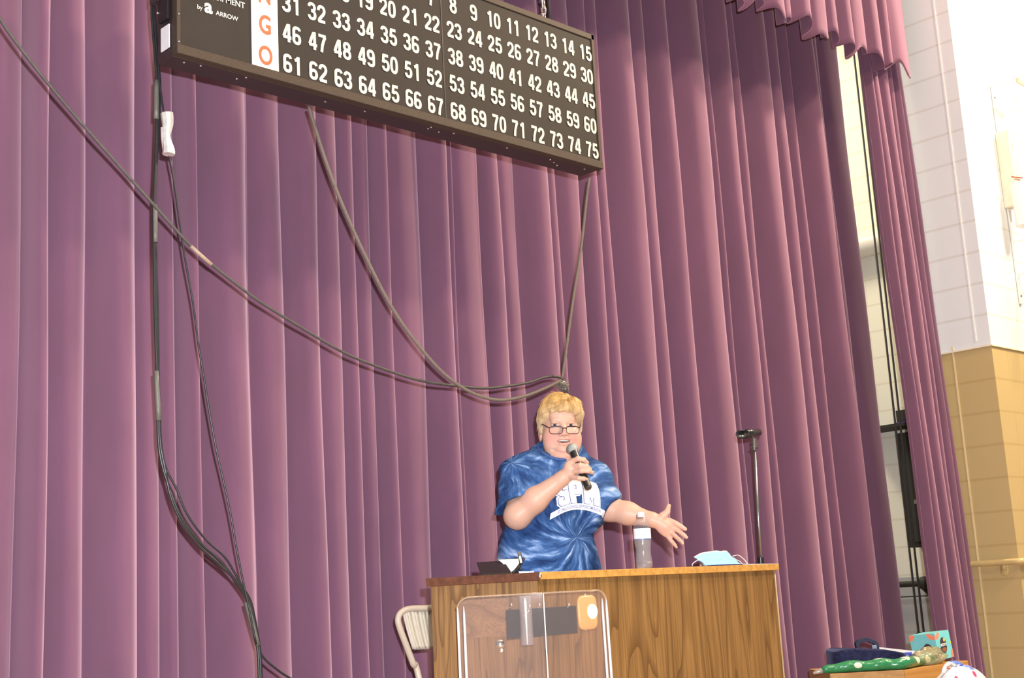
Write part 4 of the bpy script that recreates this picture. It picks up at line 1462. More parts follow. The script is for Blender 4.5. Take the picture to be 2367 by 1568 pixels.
# crumpled bunch of clear gold-tinted film at the right end
cf = MB()
cb_ = G3[40]
n, m_ = 26, 16
V = []
for i in range(m_ + 1):
    th = PI * i / m_
    for j in range(n):
        a = 2 * PI * j / n
        w_ = 1 + 0.14 * math.sin(3 * a + 2 * th * 3) + 0.07 * math.sin(6 * a - 5 * th) + 0.04 * math.sin(9 * a + 9 * th)
        V.append((cb_[0] + 0.03 + 0.135 * w_ * math.sin(th) * math.cos(a), cb_[1] + 0.0 + 0.050 * w_ * math.sin(th) * math.sin(a), max(ZK + 0.002, ZK + 0.036 + 0.046 * w_ * math.cos(th))))
cf.add(V, [(i * n + j, (i + 1) * n + j, (i + 1) * n + (j + 1) % n, i * n + (j + 1) % n) for i in range(m_) for j in range(n)])
place(cf, grl).build('crumpled_film', mat_clear('gold_tinted_film', (0.96, 0.93, 0.78), 0.30, (0.72, 0.66, 0.42), 0.10, 1.4), grl, True)

# navy cooler bag with carry handle
rot_h = math.atan2(rH[1], rH[0])
nb = [(1918, 1527), (1918, 1497), (1960, 1496), (2020, 1500), (2050, 1501), (2082, 1505), (2096, 1522), (2096, 1530)]
m_navy = mat('navy_fleece', (0.020, 0.022, 0.060), 0.95, spec=0.1, sheen=0.25, sheen_tint=(0.5, 0.55, 0.9), noise=0.4, nscale=60, bump=0.6, bscale=160)
OB = 0.21
bp0, bp1 = on_ck(1916, 1520, OB), on_ck(2088, 1520, OB)
bmid = (bp0 + bp1) / 2
nx1 = np.linalg.norm((bp1 - bp0)[:2]) / 2
nx0 = -nx1
ztop = on_ck(1990, 1498, OB)[2]
bag = thing('cooler_bag', 'navy soft bag with an arched carry handle behind the green roll', 'bag', (bmid[0], bmid[1], ZK), rot_h)
n, m_ = 34, 12
V = []
hgt = ztop - ZK
for i in range(m_ + 1):
    t_ = i / m_
    for j in range(n):
        a = 2 * PI * j / n
        ex = 0.35
        cx_, sx_ = np.sign(math.cos(a)) * abs(math.cos(a)) ** ex, np.sign(math.sin(a)) * abs(math.sin(a)) ** ex
        pin = 1.0 - 0.10 * (t_ > 0.99)
        slope = (1 - 0.32 * max(0, cx_) * t_)
        V.append((0 + (nx1 - nx0) / 2 * cx_ * pin, 0.11 * sx_ * pin + 0.006 * math.sin(a * 5 + t_ * 4), 0.002 + hgt * t_ * slope * (1 + 0.03 * math.sin(a * 3))))
Fs = [(i * n + j, i * n + (j + 1) % n, (i + 1) * n + (j + 1) % n, (i + 1) * n + j) for i in range(m_) for j in range(n)] + [tuple(range(m_ * n, m_ * n + n))]
bbdy = MB().add(V, Fs).build('bag_body', m_navy, bag, True)
md = bbdy.modifiers.new('soft', 'BEVEL')
md.width = 0.012
md.segments = 3
md.limit_method = 'ANGLE'
hx0, hx1 = [(on_ck(a, 1494, OB) - bmid)[:2] @ rH for a in (1983, 2024)]
hz = on_ck(2000, 1480, OB)[2] - ZK
han = MB()
pts = smooth_path([(hx0, 0, hgt - 0.01), (hx0 - 0.002, 0, hz - 0.012), (hx0 + 0.03, 0, hz), ((hx0 + hx1) / 2, 0, hz + 0.002), (hx1 - 0.03, 0, hz - 0.003), (hx1, 0, hz - 0.02), (hx1 + 0.004, 0, hgt - 0.02)], 6)
V, Fs = [], []
for i, p in enumerate(pts):
    tn = np.array(pts[min(i + 1, len(pts) - 1)]) - np.array(pts[max(0, i - 1)])
    tn /= np.linalg.norm(tn)
    nn = np.array([-tn[2], 0, tn[0]])
    for du, dv in ((-0.009, -0.02), (0.009, -0.02), (0.009, 0.02), (-0.009, 0.02)):
        V.append(np.array(p) + nn * du + np.array([0, dv, 0]))
for i in range(len(pts) - 1):
    for k in range(4):
        Fs.append((i * 4 + k, i * 4 + (k + 1) % 4, (i + 1) * 4 + (k + 1) % 4, (i + 1) * 4 + k))
han.add(V, Fs).build('handle', mat('navy_webbing', (0.022, 0.026, 0.060), 0.7, noise=0.2, nscale=200), bag, bevel=0.003)
bkx = MB().box((hx1 - 0.012, -0.022, hz - 0.035), (0.022, 0.006, 0.018))
bkx.build('buckle', mat('grey_buckle', (0.32, 0.40, 0.50), 0.3, 0.3, noise=0.1), bag, bevel=0.002)
# white printed flyer behind
OF = 0.36
qx = [on_ck(2026, 1496, OF), on_ck(2128, 1507, OF), on_ck(2128, 1530, OF), on_ck(2024, 1530, OF)]
fy = MB()
slab(fy, qx, bH, 0.012)
fz = min(v[2] for v in fy.v)
fy.v = [(x, y, ZK + 0.001 if z < ZK + 0.03 else z) for x, y, z in fy.v]
flyer = thing('white_box_lid', 'flat white carton with blue print leaning behind the navy bag', 'carton', tuple(qx[3]))
place(fy, flyer).build('panel', m_paper, flyer)
bl = MB()
for a, b_ in ((2100, 1512), (2108, 1516)):
    c = on_ck(a, b_, OF - 0.003)
    bl.box(c, (0.035, 0.002, 0.016), Matrix.Rotation(rot_h, 3, 'Z'))
place(bl, flyer).build('blue_print', mat('blue_print_ink', (0.08, 0.12, 0.60), 0.5, noise=0.05), flyer)

# teal snack box turned on its corner
YX = YK + 0.09
ex = at(2166, 1470, 'Y', YX)
xl_, xr_ = at(2110, 1476, 'Y', YX + 0.05), at(2186, 1463, 'Y', YX)
zt_ = at(2158, 1468, 'Y', YX)[2]
tb_ = thing('teal_box', 'teal snack box with coral rings standing on the chest behind the film', 'box', (ex[0], YX, ZK + 0.009))
hB = zt_ - ZK - 0.002
tb_.rotation_euler = Quaternion((bH[0], bH[1], 0), math.radians(-6)).to_euler()
m_teal = mat('teal_card', (0.20, 0.66, 0.70), 0.45, noise=0.04, nscale=20)
m_coral = mat('coral_print', (0.90, 0.30, 0.18), 0.45, noise=0.04)
m_badge = mat('dark_oval_print', (0.06, 0.045, 0.05), 0.45, noise=0.1)
m_yel = mat('yellow_print', (0.85, 0.60, 0.05), 0.45, noise=0.04)
m_brn = mat('brown_print', (0.34, 0.12, 0.05), 0.45, noise=0.1)
# front edge at origin; right face goes along the hall to the right, left face recedes to the left
dR = np.array([1.0, -0.10]) / math.hypot(1, 0.10)
wR = 0.128
dL = np.array([0.10, 1.0]) / math.hypot(1, 0.10)
wL = 0.155
tilt = 0.0
fpn = [np.zeros(2), dR * wR, dR * wR + dL * wL, dL * wL]
MB().prism([tuple(p) for p in fpn], 0, hB).build('carton', m_teal, tb_, bevel=0.001)
nR = np.array([dR[1], -dR[0]])
nL_ = np.array([-dL[1], dL[0]])
if nL_ @ np.array([-1, -1]) < 0:
    nL_ = -nL_


def decal(parent, d, nrm, u_, z_, ru, rz_, m, name, lift, inner=0.0, clip=None, a0=0, a1=2 * PI):
    N2 = 32
    V, Fs = [], []
    for k in range(N2 + 1):
        a = a0 + (a1 - a0) * k / N2
        for s__ in ((1.0, inner) if inner else (1.0, 0.0)):
            uu = u_ + ru * s__ * math.cos(a)
            zz = z_ + rz_ * s__ * math.sin(a)
            if clip:
                uu = min(max(uu, 0.0005), clip[0] - 0.0005)
                zz = min(max(zz, 0.0005), clip[1] - 0.0005)
            p = d * uu + nrm * lift
            V.append((p[0], p[1], zz))
    for k in range(N2):
        Fs.append((2 * k, 2 * k + 1, 2 * k + 3, 2 * k + 2))
    return MB().add(V, Fs).build(name, m, parent)


decal(tb_, dR, nR, 0.058, hB * 0.50, 0.027, 0.040, m_badge, 'logo_oval', 0.0008)
decal(tb_, dR, nR, 0.058, hB * 0.50 - 0.010, 0.020, 0.024, m_brn, 'logo_base', 0.0011, a0=PI + 0.25, a1=2 * PI - 0.25)
decal(tb_, dR, nR, 0.070, hB * 0.50 + 0.026, 0.008, 0.009, m_yel, 'logo_dot', 0.0011)
decal(tb_, dR, nR, 0.010, hB, 0.030, 0.034, m_coral, 'coral_ring', 0.0006, 0.35, (wR, hB), PI, 2 * PI)
decal(tb_, dL, nL_, 0.010, hB, 0.040, 0.034, m_coral, 'coral_ring', 0.0006, 0.35, (wL, hB), PI, 2 * PI)
decal(tb_, dR, nR, wR, hB * 0.12, 0.022, 0.026, m_coral, 'coral_ring', 0.0006, 0.0, (wR, hB), PI / 2, 3 * PI / 2)
decal(tb_, dL, nL_, wL, hB, 0.035, 0.032, m_coral, 'coral_ring', 0.0006, 0.0, (wL, hB), PI, 2 * PI)
decal(tb_, dR, nR, 0.012, hB * 0.08, 0.026, 0.022, m_coral, 'coral_ring', 0.0006, 0.4, (wR, hB), 0, PI)
decal(tb_, dL, nL_, 0.055, hB * 0.48, 0.024, 0.022, m_badge, 'logo_oval', 0.0008)
decal(tb_, dR, nR, wR - 0.008, hB * 0.55, 0.006, 0.007, m_yel, 'logo_dot', 0.0006)


def box_text(body_, d, nrm, u_, z_, size, m, name, parent, bold=0.02, xs=0.9):
    V, Fs = text_mesh(body_, size, bold, xs, 0.0004)
    sgn_ = 1
    mb = MB().add([(d[0] * (u_ + p[0] * sgn_) + nrm[0] * (0.0016 + p[2]), d[1] * (u_ + p[0] * sgn_) + nrm[1] * (0.0016 + p[2]), z_ + p[1]) for p in V], Fs)
    return mb.build(name, m, parent)


box_text('MOYO', dR, nR, 0.058, hB * 0.50 + 0.002, 0.019, m_paper, 'lettering', tb_, 0.03)
# on the left face text runs towards the front edge
V, Fs = text_mesh('MOYO', 0.014, 0.02, 0.9, 0.0004)
MB().add([(dL[0] * (0.055 - p[0]) + nL_[0] * (0.0016 + p[2]), dL[1] * (0.055 - p[0]) + nL_[1] * (0.0016 + p[2]), hB * 0.48 + p[1]) for p in V], Fs).build('lettering', m_paper, tb_)

# small black-and-white packet and black clip
pk = at(2170, 1528, 'Y', YK + 0.06)
pkt = thing('patterned_pouch', 'small black and white patterned pouch on the chest beside the film', 'pouch', (pk[0] + 0.035, YK + 0.075, ZK + 0.001))
m_bw = bpy.data.materials.new('black_white_pattern')
m_bw.use_nodes = True
nt, b = nodes_of(m_bw)
tc = nt.nodes.new('ShaderNodeTexCoord')
vo = nt.nodes.new('ShaderNodeTexVoronoi')
vo.inputs['Scale'].default_value = 75
nt.links.new(tc.outputs['Object'], vo.inputs['Vector'])
vr = nt.nodes.new('ShaderNodeValToRGB')
vr.color_ramp.interpolation = 'CONSTANT'
vr.color_ramp.elements[0].color = (0.75, 0.75, 0.78, 1)
vr.color_ramp.elements[1].position = 0.45
vr.color_ramp.elements[1].color = (0.03, 0.03, 0.06, 1)
nt.links.new(vo.outputs['Distance'], vr.inputs[0])
nt.links.new(vr.outputs[0], b.inputs['Base Color'])
MB().ball((0, 0, 0.026), (0.035, 0.025, 0.026), 18, 12).build('pouch', m_bw, pkt, True)
MB().ball((0.015, 0.0, 0.058), (0.018, 0.012, 0.012), 14, 10).build('black_flap', m_black, pkt, True)
ck = at(2222, 1523, 'Y', YK + 0.14)
tag(MB().box((c1[0] - 0.08, YK + 0.14, ZK + 0.0125), (0.11, 0.03, 0.024)).build('black_case', m_black, None, bevel=0.006), 'low black case on the chest behind the white plastic bag', 'case')

# white plastic carrier bag with red and blue print, in front of the chest
YW = YK - 0.16
m_pl = bpy.data.materials.new('printed_white_plastic')
m_pl.use_nodes = True
nt, b = nodes_of(m_pl)
b.inputs['Roughness'].default_value = 0.3
tc = nt.nodes.new('ShaderNodeTexCoord')


def blot(scale, seed_, lo, hi):
    mp_ = nt.nodes.new('ShaderNodeMapping')
    mp_.inputs['Location'].default_value = (seed_, seed_ * 0.7, seed_ * 1.3)
    nt.links.new(tc.outputs['Object'], mp_.inputs[0])
    n_ = nt.nodes.new('ShaderNodeTexNoise')
    n_.inputs['Scale'].default_value = scale
    n_.inputs['Detail'].default_value = 1
    nt.links.new(mp_.outputs[0], n_.inputs['Vector'])
    r_ = nt.nodes.new('ShaderNodeValToRGB')
    r_.color_ramp.elements[0].position = lo
    r_.color_ramp.elements[1].position = hi
    nt.links.new(n_.outputs['Fac'], r_.inputs[0])
    return r_.outputs[0]


mx1 = nt.nodes.new('ShaderNodeMix')
mx1.data_type = 'RGBA'
nt.links.new(blot(11, 3.1, 0.60, 0.66), mx1.inputs[0])
mx1.inputs[6].default_value = (0.86, 0.88, 0.93, 1)
mx1.inputs[7].default_value = (0.16, 0.28, 0.85, 1)
mx2 = nt.nodes.new('ShaderNodeMix')
mx2.data_type = 'RGBA'
nt.links.new(blot(16, 8.4, 0.63, 0.66), mx2.inputs[0])
nt.links.new(mx1.outputs[2], mx2.inputs[6])
mx2.inputs[7].default_value = (0.75, 0.07, 0.17, 1)
nt.links.new(mx2.outputs[2], b.inputs['Base Color'])
bn = nt.nodes.new('ShaderNodeTexNoise')
bn.inputs['Scale'].default_value = 18
bn.inputs['Detail'].default_value = 3
nt.links.new(tc.outputs['Object'], bn.inputs['Vector'])
bp3 = nt.nodes.new('ShaderNodeBump')
bp3.inputs['Strength'].default_value = 0.6
bp3.inputs['Distance'].default_value = 0.03
nt.links.new(bn.outputs['Fac'], bp3.inputs['Height'])
nt.links.new(bp3.outputs['Normal'], b.inputs['Normal'])
wc = at(2215, 1600, 'Y', YW)
pbag = thing('plastic_bag', 'white plastic carrier bag with red and blue print and a loop handle, bottom right', 'plastic bag', (wc[0], YW, Z_STAGE + 0.003))
xs_ = [at(a, 1560, 'Y', YW)[0] - wc[0] for a in (2145, 2290)]
zs_top = at(2215, 1543, 'Y', YW)[2] - Z_STAGE
n, m_ = 40, 24
V = []
for i in range(m_ + 1):
    t_ = i / m_
    prof_r = math.sin(PI * (0.10 + 0.88 * t_)) ** 0.5
    for j in range(n):
        a = 2 * PI * j / n
        w_ = 1 + 0.07 * math.sin(5 * a + 9 * t_) + 0.05 * math.sin(9 * a - 7 * t_)
        rx = (xs_[1] - xs_[0]) / 2 * 1.12
        V.append(((xs_[0] + xs_[1]) / 2 + rx * prof_r * w_ * math.cos(a), 0.10 * prof_r * w_ * math.sin(a), zs_top * t_ * (1 - 0.045 * (math.cos(a) * prof_r) ** 2 + 0.012 * math.sin(4 * a))))
Fs = [(i * n + j, i * n + (j + 1) % n, (i + 1) * n + (j + 1) % n, (i + 1) * n + j) for i in range(m_) for j in range(n)] + [tuple(range(n - 1, -1, -1)), tuple(range(m_ * n, m_ * n + n))]
MB().add(V, Fs).build('bag_body', m_pl, pbag, True)
hp = [at(a, b_, 'Y', YW) - np.array([wc[0], YW, Z_STAGE + 0.003]) for a, b_ in ((2176, 1556), (2181, 1540), (2192, 1530), (2208, 1528), (2222, 1532), (2232, 1545), (2240, 1558))]
V, Fs = [], []
hp = smooth_path(hp, 6)
cc_ = np.mean(hp, 0) - np.array([0, 0, 0.03])
for i, p in enumerate(hp):
    d_ = (cc_ - p)
    d_[1] = 0
    d_ /= np.linalg.norm(d_)
    wdt = 0.030 + 0.004 * math.sin(i * 0.9)
    V += [p, p + d_ * wdt * 0.5 + np.array([0, -0.012, 0]), p + d_ * wdt]
for i in range(len(hp) - 1):
    for k in range(2):
        Fs.append((i * 3 + k, i * 3 + k + 1, (i + 1) * 3 + k + 1, (i + 1) * 3 + k))
ho = MB().add(V, Fs).build('loop_handle', m_pl, pbag, True)
md = ho.modifiers.new('film', 'SOLIDIFY')
md.thickness = 0.004

# ------------------------------------------------------------------ the person
class Field:
    """Signed distance on a rectilinear grid; shapes are blended in, then meshed as one closed surface."""

    def __init__(s, xs, ys, zs):
        s.xs, s.ys, s.zs = [np.asarray(a, np.float32) for a in (xs, ys, zs)]
        s.G = np.full((len(xs), len(ys), len(zs)), 0.08, np.float32)

    def sl(s, lo, hi):
        out = []
        for a, l_, h_ in zip((s.xs, s.ys, s.zs), lo, hi):
            i0 = int(np.searchsorted(a, l_))
            i1 = int(np.searchsorted(a, h_))
            out.append(slice(max(0, i0 - 1), min(len(a), i1 + 1)))
        return tuple(out)

    def op(s, lo, hi, fn, k, mode):
        S = s.sl(lo, hi)
        X = s.xs[S[0]][:, None, None]
        Y = s.ys[S[1]][None, :, None]
        Z = s.zs[S[2]][None, None, :]
        d = fn(X, Y, Z).astype(np.float32)
        g = s.G[S]
        if mode == 'add':
            h = np.maximum(k - np.abs(g - d), 0) / k
            s.G[S] = np.minimum(g, d) - h * h * k * 0.25
        else:
            d = -d
            h = np.maximum(k - np.abs(g - d), 0) / k
            s.G[S] = np.maximum(g, d) + h * h * k * 0.25

    def ell(s, c, r, k=0.01, mode='add', M=None):
        c, r = np.array(c, float), np.array(r, float)
        m = max(r) if M is not None else r
        pad = max(k, 0.006) * 1.6

        def fn(X, Y, Z):
            x, y, z = X - c[0], Y - c[1], Z - c[2]
            if M is not None:
                x, y, z = M[0][0] * x + M[0][1] * y + M[0][2] * z, M[1][0] * x + M[1][1] * y + M[1][2] * z, M[2][0] * x + M[2][1] * y + M[2][2] * z
            a = np.sqrt((x / r[0]) ** 2 + (y / r[1]) ** 2 + (z / r[2]) ** 2)
            b_ = np.sqrt((x / r[0] ** 2) ** 2 + (y / r[1] ** 2) ** 2 + (z / r[2] ** 2) ** 2)
            return a * (a - 1) / (b_ + 1e-6)
        s.op(c - m - pad, c + m + pad, fn, k, mode)

    def cap(s, a, b, ra, rb=None, k=0.01, mode='add', cut=None):
        a, b = np.array(a, float), np.array(b, float)
        rb = ra if rb is None else rb
        R_ = max(ra, rb) + max(k, 0.006) * 1.6
        ab = b - a
        L2 = ab @ ab + 1e-12

        def fn(X, Y, Z):
            t = np.clip(((X - a[0]) * ab[0] + (Y - a[1]) * ab[1] + (Z - a[2]) * ab[2]) / L2, 0, 1)
            d = np.sqrt((X - a[0] - t * ab[0]) ** 2 + (Y - a[1] - t * ab[1]) ** 2 + (Z - a[2] - t * ab[2]) ** 2) - (ra + (rb - ra) * t)
            if cut is not None:
                p, n_ = cut
                d = np.maximum(d, (X - p[0]) * n_[0] + (Y - p[1]) * n_[1] + (Z - p[2]) * n_[2])
            return d
        s.op(np.minimum(a, b) - R_, np.maximum(a, b) + R_, fn, k, mode)

    def chain(s, pts, rs, k=0.006, mode='add'):
        for i in range(len(pts) - 1):
            s.cap(pts[i], pts[i + 1], rs[i], rs[i + 1], k, mode)

    def mesh(s):
        G = s.G
        ins = G < 0
        nx, ny, nz = G.shape
        c = ins[:-1, :-1, :-1].astype(np.uint8)
        for dx in (0, 1):
            for dy in (0, 1):
                for dz in (0, 1):
                    if dx or dy or dz:
                        c = c + ins[dx:nx - 1 + dx, dy:ny - 1 + dy, dz:nz - 1 + dz]
        act = np.argwhere((c > 0) & (c < 8))
        i, j, k = act.T
        idm = np.full((nx - 1, ny - 1, nz - 1), -1, np.int32)
        idm[i, j, k] = np.arange(len(act))
        vals = {}
        for dx in (0, 1):
            for dy in (0, 1):
                for dz in (0, 1):
                    vals[dx, dy, dz] = G[i + dx, j + dy, k + dz].astype(np.float64)
        P = np.zeros((len(act), 3))
        cnt = np.zeros(len(act))
        cor = list(vals)
        for a in cor:
            for ax in range(3):
                if a[ax] == 0:
                    b = list(a)
                    b[ax] = 1
                    b = tuple(b)
                    va, vb = vals[a], vals[b]
                    m = (va < 0) != (vb < 0)
                    t = np.where(m, va / np.where(m, va - vb, 1), 0)
                    q = np.array(a, float)[None, :].repeat(len(act), 0)
                    q[:, ax] = t
                    P += q * m[:, None]
                    cnt += m
        P /= cnt[:, None]
        xs, ys, zs = s.xs.astype(float), s.ys.astype(float), s.zs.astype(float)
        V = np.stack([xs[i] + P[:, 0] * (xs[i + 1] - xs[i]), ys[j] + P[:, 1] * (ys[j + 1] - ys[j]), zs[k] + P[:, 2] * (zs[k + 1] - zs[k])], 1)
        Q = []
        for ax in range(3):
            A = [slice(None)] * 3
            B = [slice(None)] * 3
            A[ax], B[ax] = slice(0, -1), slice(1, None)
            a_, b_ = ins[tuple(A)], ins[tuple(B)]
            e = np.argwhere(a_ != b_)
            o1, o2 = [q for q in range(3) if q != ax]
            e = e[(e[:, o1] > 0) & (e[:, o2] > 0) & (e[:, o1] < G.shape[o1] - 1) & (e[:, o2] < G.shape[o2] - 1)]
            f = a_[tuple(e.T)]
            qs = []
            for (d1, d2) in ((0, 0), (-1, 0), (-1, -1), (0, -1)):
                t = e.copy()
                t[:, o1] += d1
                t[:, o2] += d2
                qs.append(idm[tuple(t.T)])
            q = np.stack(qs, 1)
            flip = f if ax != 1 else ~f
            q[~flip] = q[~flip][:, ::-1]
            Q.append(q)
        Q = np.concatenate(Q)
        Q = Q[(Q >= 0).all(1)]
        # one light smoothing pass
        for _ in range(1):
            S_, N_c = np.zeros_like(V), np.zeros(len(V))
            for a, b in ((0, 1), (1, 2), (2, 3), (3, 0)):
                np.add.at(S_, Q[:, a], V[Q[:, b]])
                np.add.at(S_, Q[:, b], V[Q[:, a]])
                np.add.at(N_c, Q[:, a], 1)
                np.add.at(N_c, Q[:, b], 1)
            V = V * 0.55 + 0.45 * S_ / np.maximum(N_c, 1)[:, None]
        return V, Q


def np_mesh(name, V, Q, material, parent, col=None):
    me = bpy.data.meshes.new(name)
    me.vertices.add(len(V))
    me.vertices.foreach_set('co', np.asarray(V, np.float32).ravel())
    me.loops.add(Q.size)
    me.loops.foreach_set('vertex_index', Q.astype(np.int32).ravel())
    me.polygons.add(len(Q))
    me.polygons.foreach_set('loop_start', np.arange(len(Q), dtype=np.int32) * 4)
    me.polygons.foreach_set('loop_total', np.full(len(Q), 4, np.int32))
    me.update(calc_edges=True)
    me.validate()
    me.polygons.foreach_set('use_smooth', np.ones(len(me.polygons), bool))
    if col is not None:
        a = me.color_attributes.new('Col', 'FLOAT_COLOR', 'POINT')
        a.data.foreach_set('color', np.concatenate([col, np.ones((len(V), 1))], 1).astype(np.float32).ravel())
    me.materials.append(material)
    o = bpy.data.objects.new(name, me)
    COL.objects.link(o)
    if parent is not None:
        o.parent = parent
    return o


WT = 5.32
o_ = CAM + ray(1288, 1100) * WT
WO = np.array([o_[0], o_[1], Z_STAGE])
rot_w = math.atan2(rH[1], rH[0])
person = thing('person', 'person in a blue tie-dye T-shirt speaking into a microphone, one arm held out', 'person', tuple(WO), rot_w)


def wl(px, py, y=0.0):
    """Picture point -> the person's own frame (x across, y away, z up) on the plane at depth y."""
    d = ray(px, py)
    d2 = d[:2] @ bH
    t = ((WO[:2] - CAM[:2]) @ bH + y) / d2
    P = CAM + d * t - WO
    return np.array([P[:2] @ rH, y, P[2]])


HEADC = wl(1296, 983.5, -0.085)         # level of the eyes
HEADC[1] = -0.01                        # centre of the skull
hx_, hy_, hz_ = HEADC
yawh = math.radians(7)
cyh, syh = math.cos(yawh), math.sin(yawh)
rollh = math.radians(-2.0)


def hp_(x, y, z):
    x2 = x * math.cos(rollh) - z * math.sin(rollh)
    z2 = x * math.sin(rollh) + z * math.cos(rollh)
    return np.array([hx_ + cyh * x2 - syh * y, hy_ + syh * x2 + cyh * y, hz_ + z2])


# rows take the person's frame into the head's frame
MH = [[cyh, syh, 0], [-syh, cyh, 0], [0, 0, 1]]

hB_ = 0.0026
zfine0 = wl(1200, 1245, 0)[2] - 0.02
xs = np.concatenate([np.arange(-0.34, 0.60, hB_)])
ys = np.arange(-0.40, 0.20, hB_)
zs = np.concatenate([np.arange(-0.01, zfine0, 0.012), np.arange(zfine0, hz_ + 0.17, hB_)])
B = Field(xs, ys, zs)
# trunk and legs
sR, sL_ = wl(1208, 1110, -0.07), wl(1368, 1122, 0.05)
B.ell((wl(1268, 1290)[0], -0.02, wl(1268, 1290)[2]), (0.17, 0.13, 0.24), 0.03)
B.ell((wl(1284, 1150)[0], -0.01, wl(1284, 1150)[2]), (0.165, 0.12, 0.17), 0.03)
B.cap(sR, sL_, 0.045, 0.045, 0.04)
cxl = wl(1268, 1290)[0]
for s_ in (-1, 1):
    B.cap((cxl + 0.085 * s_, 0, 0.84), (cxl + 0.095 * s_, -0.01, 0.48), 0.095, 0.065, 0.03)
    B.cap((cxl + 0.095 * s_, -0.01, 0.48), (cxl + 0.10 * s_, 0.03, 0.09), 0.062, 0.042, 0.02)
    B.cap((cxl + 0.10 * s_, 0.02, 0.05), (cxl + 0.115 * s_, -0.13, 0.03), 0.045, 0.035, 0.02)
# neck
B.cap(hp_(0.0, 0.025, -0.09), wl(1287, 1085, 0.0), 0.055, 0.076, 0.03)
# skull, face, jaw
B.ell(hp_(0, 0.018, 0.038), (0.077, 0.096, 0.094), 0.02, M=MH)
B.ell(hp_(0, -0.020, -0.040), (0.0740, 0.070, 0.084), 0.03, M=MH)
for s_ in (-1, 1):
    B.ell(hp_(0.044 * s_, -0.048, -0.052), (0.034, 0.036, 0.044), 0.02, M=MH)      # cheeks
    B.ell(hp_(0.044 * s_, -0.036, -0.084), (0.025, 0.036, 0.030), 0.02, M=MH)      # jowls
B.ell(hp_(0, -0.072, -0.096), (0.030, 0.022, 0.021), 0.018, M=MH)                   # chin
B.ell(hp_(0, -0.040, -0.122), (0.051, 0.048, 0.030), 0.022, M=MH)                   # under the chin
B.ell(hp_(0, -0.073, -0.058), (0.034, 0.022, 0.028), 0.018, M=MH)                   # around the mouth
B.ell(hp_(0, -0.066, 0.045), (0.050, 0.022, 0.034), 0.02, M=MH)                     # forehead
for s_ in (-1, 1):
    B.ell(hp_(0.027 * s_, -0.074, 0.020), (0.018, 0.010, 0.0070), 0.016, M=MH)     # brow
    B.ell(hp_(0.0325 * s_, -0.098, -0.001), (0.019, 0.015, 0.011), 0.014, 'sub', M=MH)
    B.ell(hp_(0.0325 * s_, -0.0695, 0.0), (0.0150, 0.0150, 0.0140), 0.006, M=MH)   # lids
    B.ell(hp_(0.0325 * s_, -0.0860, -0.0005), (0.0117, 0.012, 0.0043), 0.002, 'sub', M=MH)
# nose
B.cap(hp_(0, -0.080, 0.012), hp_(0, -0.098, -0.031), 0.0085, 0.0115, 0.014)
B.ell(hp_(0, -0.100, -0.036), (0.0140, 0.0105, 0.0105), 0.010, M=MH)
for s_ in (-1, 1):
    B.ell(hp_(0.0130 * s_, -0.094, -0.038), (0.0085, 0.0105, 0.0085), 0.006, M=MH)
    B.ell(hp_(0.0065 * s_, -0.100, -0.0475), (0.0038, 0.005, 0.0040), 0.003, 'sub', M=MH)
B.chain([hp_(-0.044, -0.0735, -0.098), hp_(-0.024, -0.0885, -0.112), hp_(0.0, -0.0945, -0.117), hp_(0.024, -0.0885, -0.112), hp_(0.044, -0.0735, -0.098)], [0.0015, 0.0022, 0.0024, 0.0022, 0.0015], 0.010, 'sub')
# mouth
B.ell(hp_(0, -0.091, -0.0665), (0.0300, 0.022, 0.0092), 0.004, 'sub', M=MH)
up_l = [hp_(-0.0300, -0.0780, -0.0615), hp_(-0.013, -0.0925, -0.0565), hp_(0, -0.0960, -0.0570), hp_(0.013, -0.0925, -0.0565), hp_(0.0300, -0.0780, -0.0615)]
B.chain(up_l, [0.0030, 0.0042, 0.0040, 0.0042, 0.0030], 0.005)
lo_l = [hp_(-0.0290, -0.0775, -0.0650), hp_(-0.015, -0.0890, -0.0765), hp_(0, -0.0935, -0.0800), hp_(0.015, -0.0890, -0.0765), hp_(0.0290, -0.0775, -0.0650)]
B.chain(lo_l, [0.0030, 0.0048, 0.0056, 0.0048, 0.0030], 0.005)
# ears
for s_ in (-1, 1):
    B.ell(hp_(0.0800 * s_, 0.016, -0.024), (0.0085, 0.019, 0.031), 0.006, M=MH)
    B.ell(hp_(0.0880 * s_, 0.010, -0.018), (0.005, 0.010, 0.016), 0.005, 'sub', M=MH)

# right arm (left in the picture), holding the microphone
eR, wR_ = wl(1196, 1193, -0.17), wl(1299, 1107, -0.225)
B.cap(sR, eR, 0.048, 0.051, 0.02)
B.chain([eR, eR * 0.6 + wR_ * 0.4 + np.array([0, 0, 0.004]), wR_], [0.0500, 0.0475, 0.0285], 0.02)
mA, mB_ = wl(1326, 1046, -0.205), wl(1360, 1128, -0.285)          # microphone handle axis


def mic_at(t, off=(0, 0, 0)):
    return mA + (mB_ - mA) * t + np.array(off)


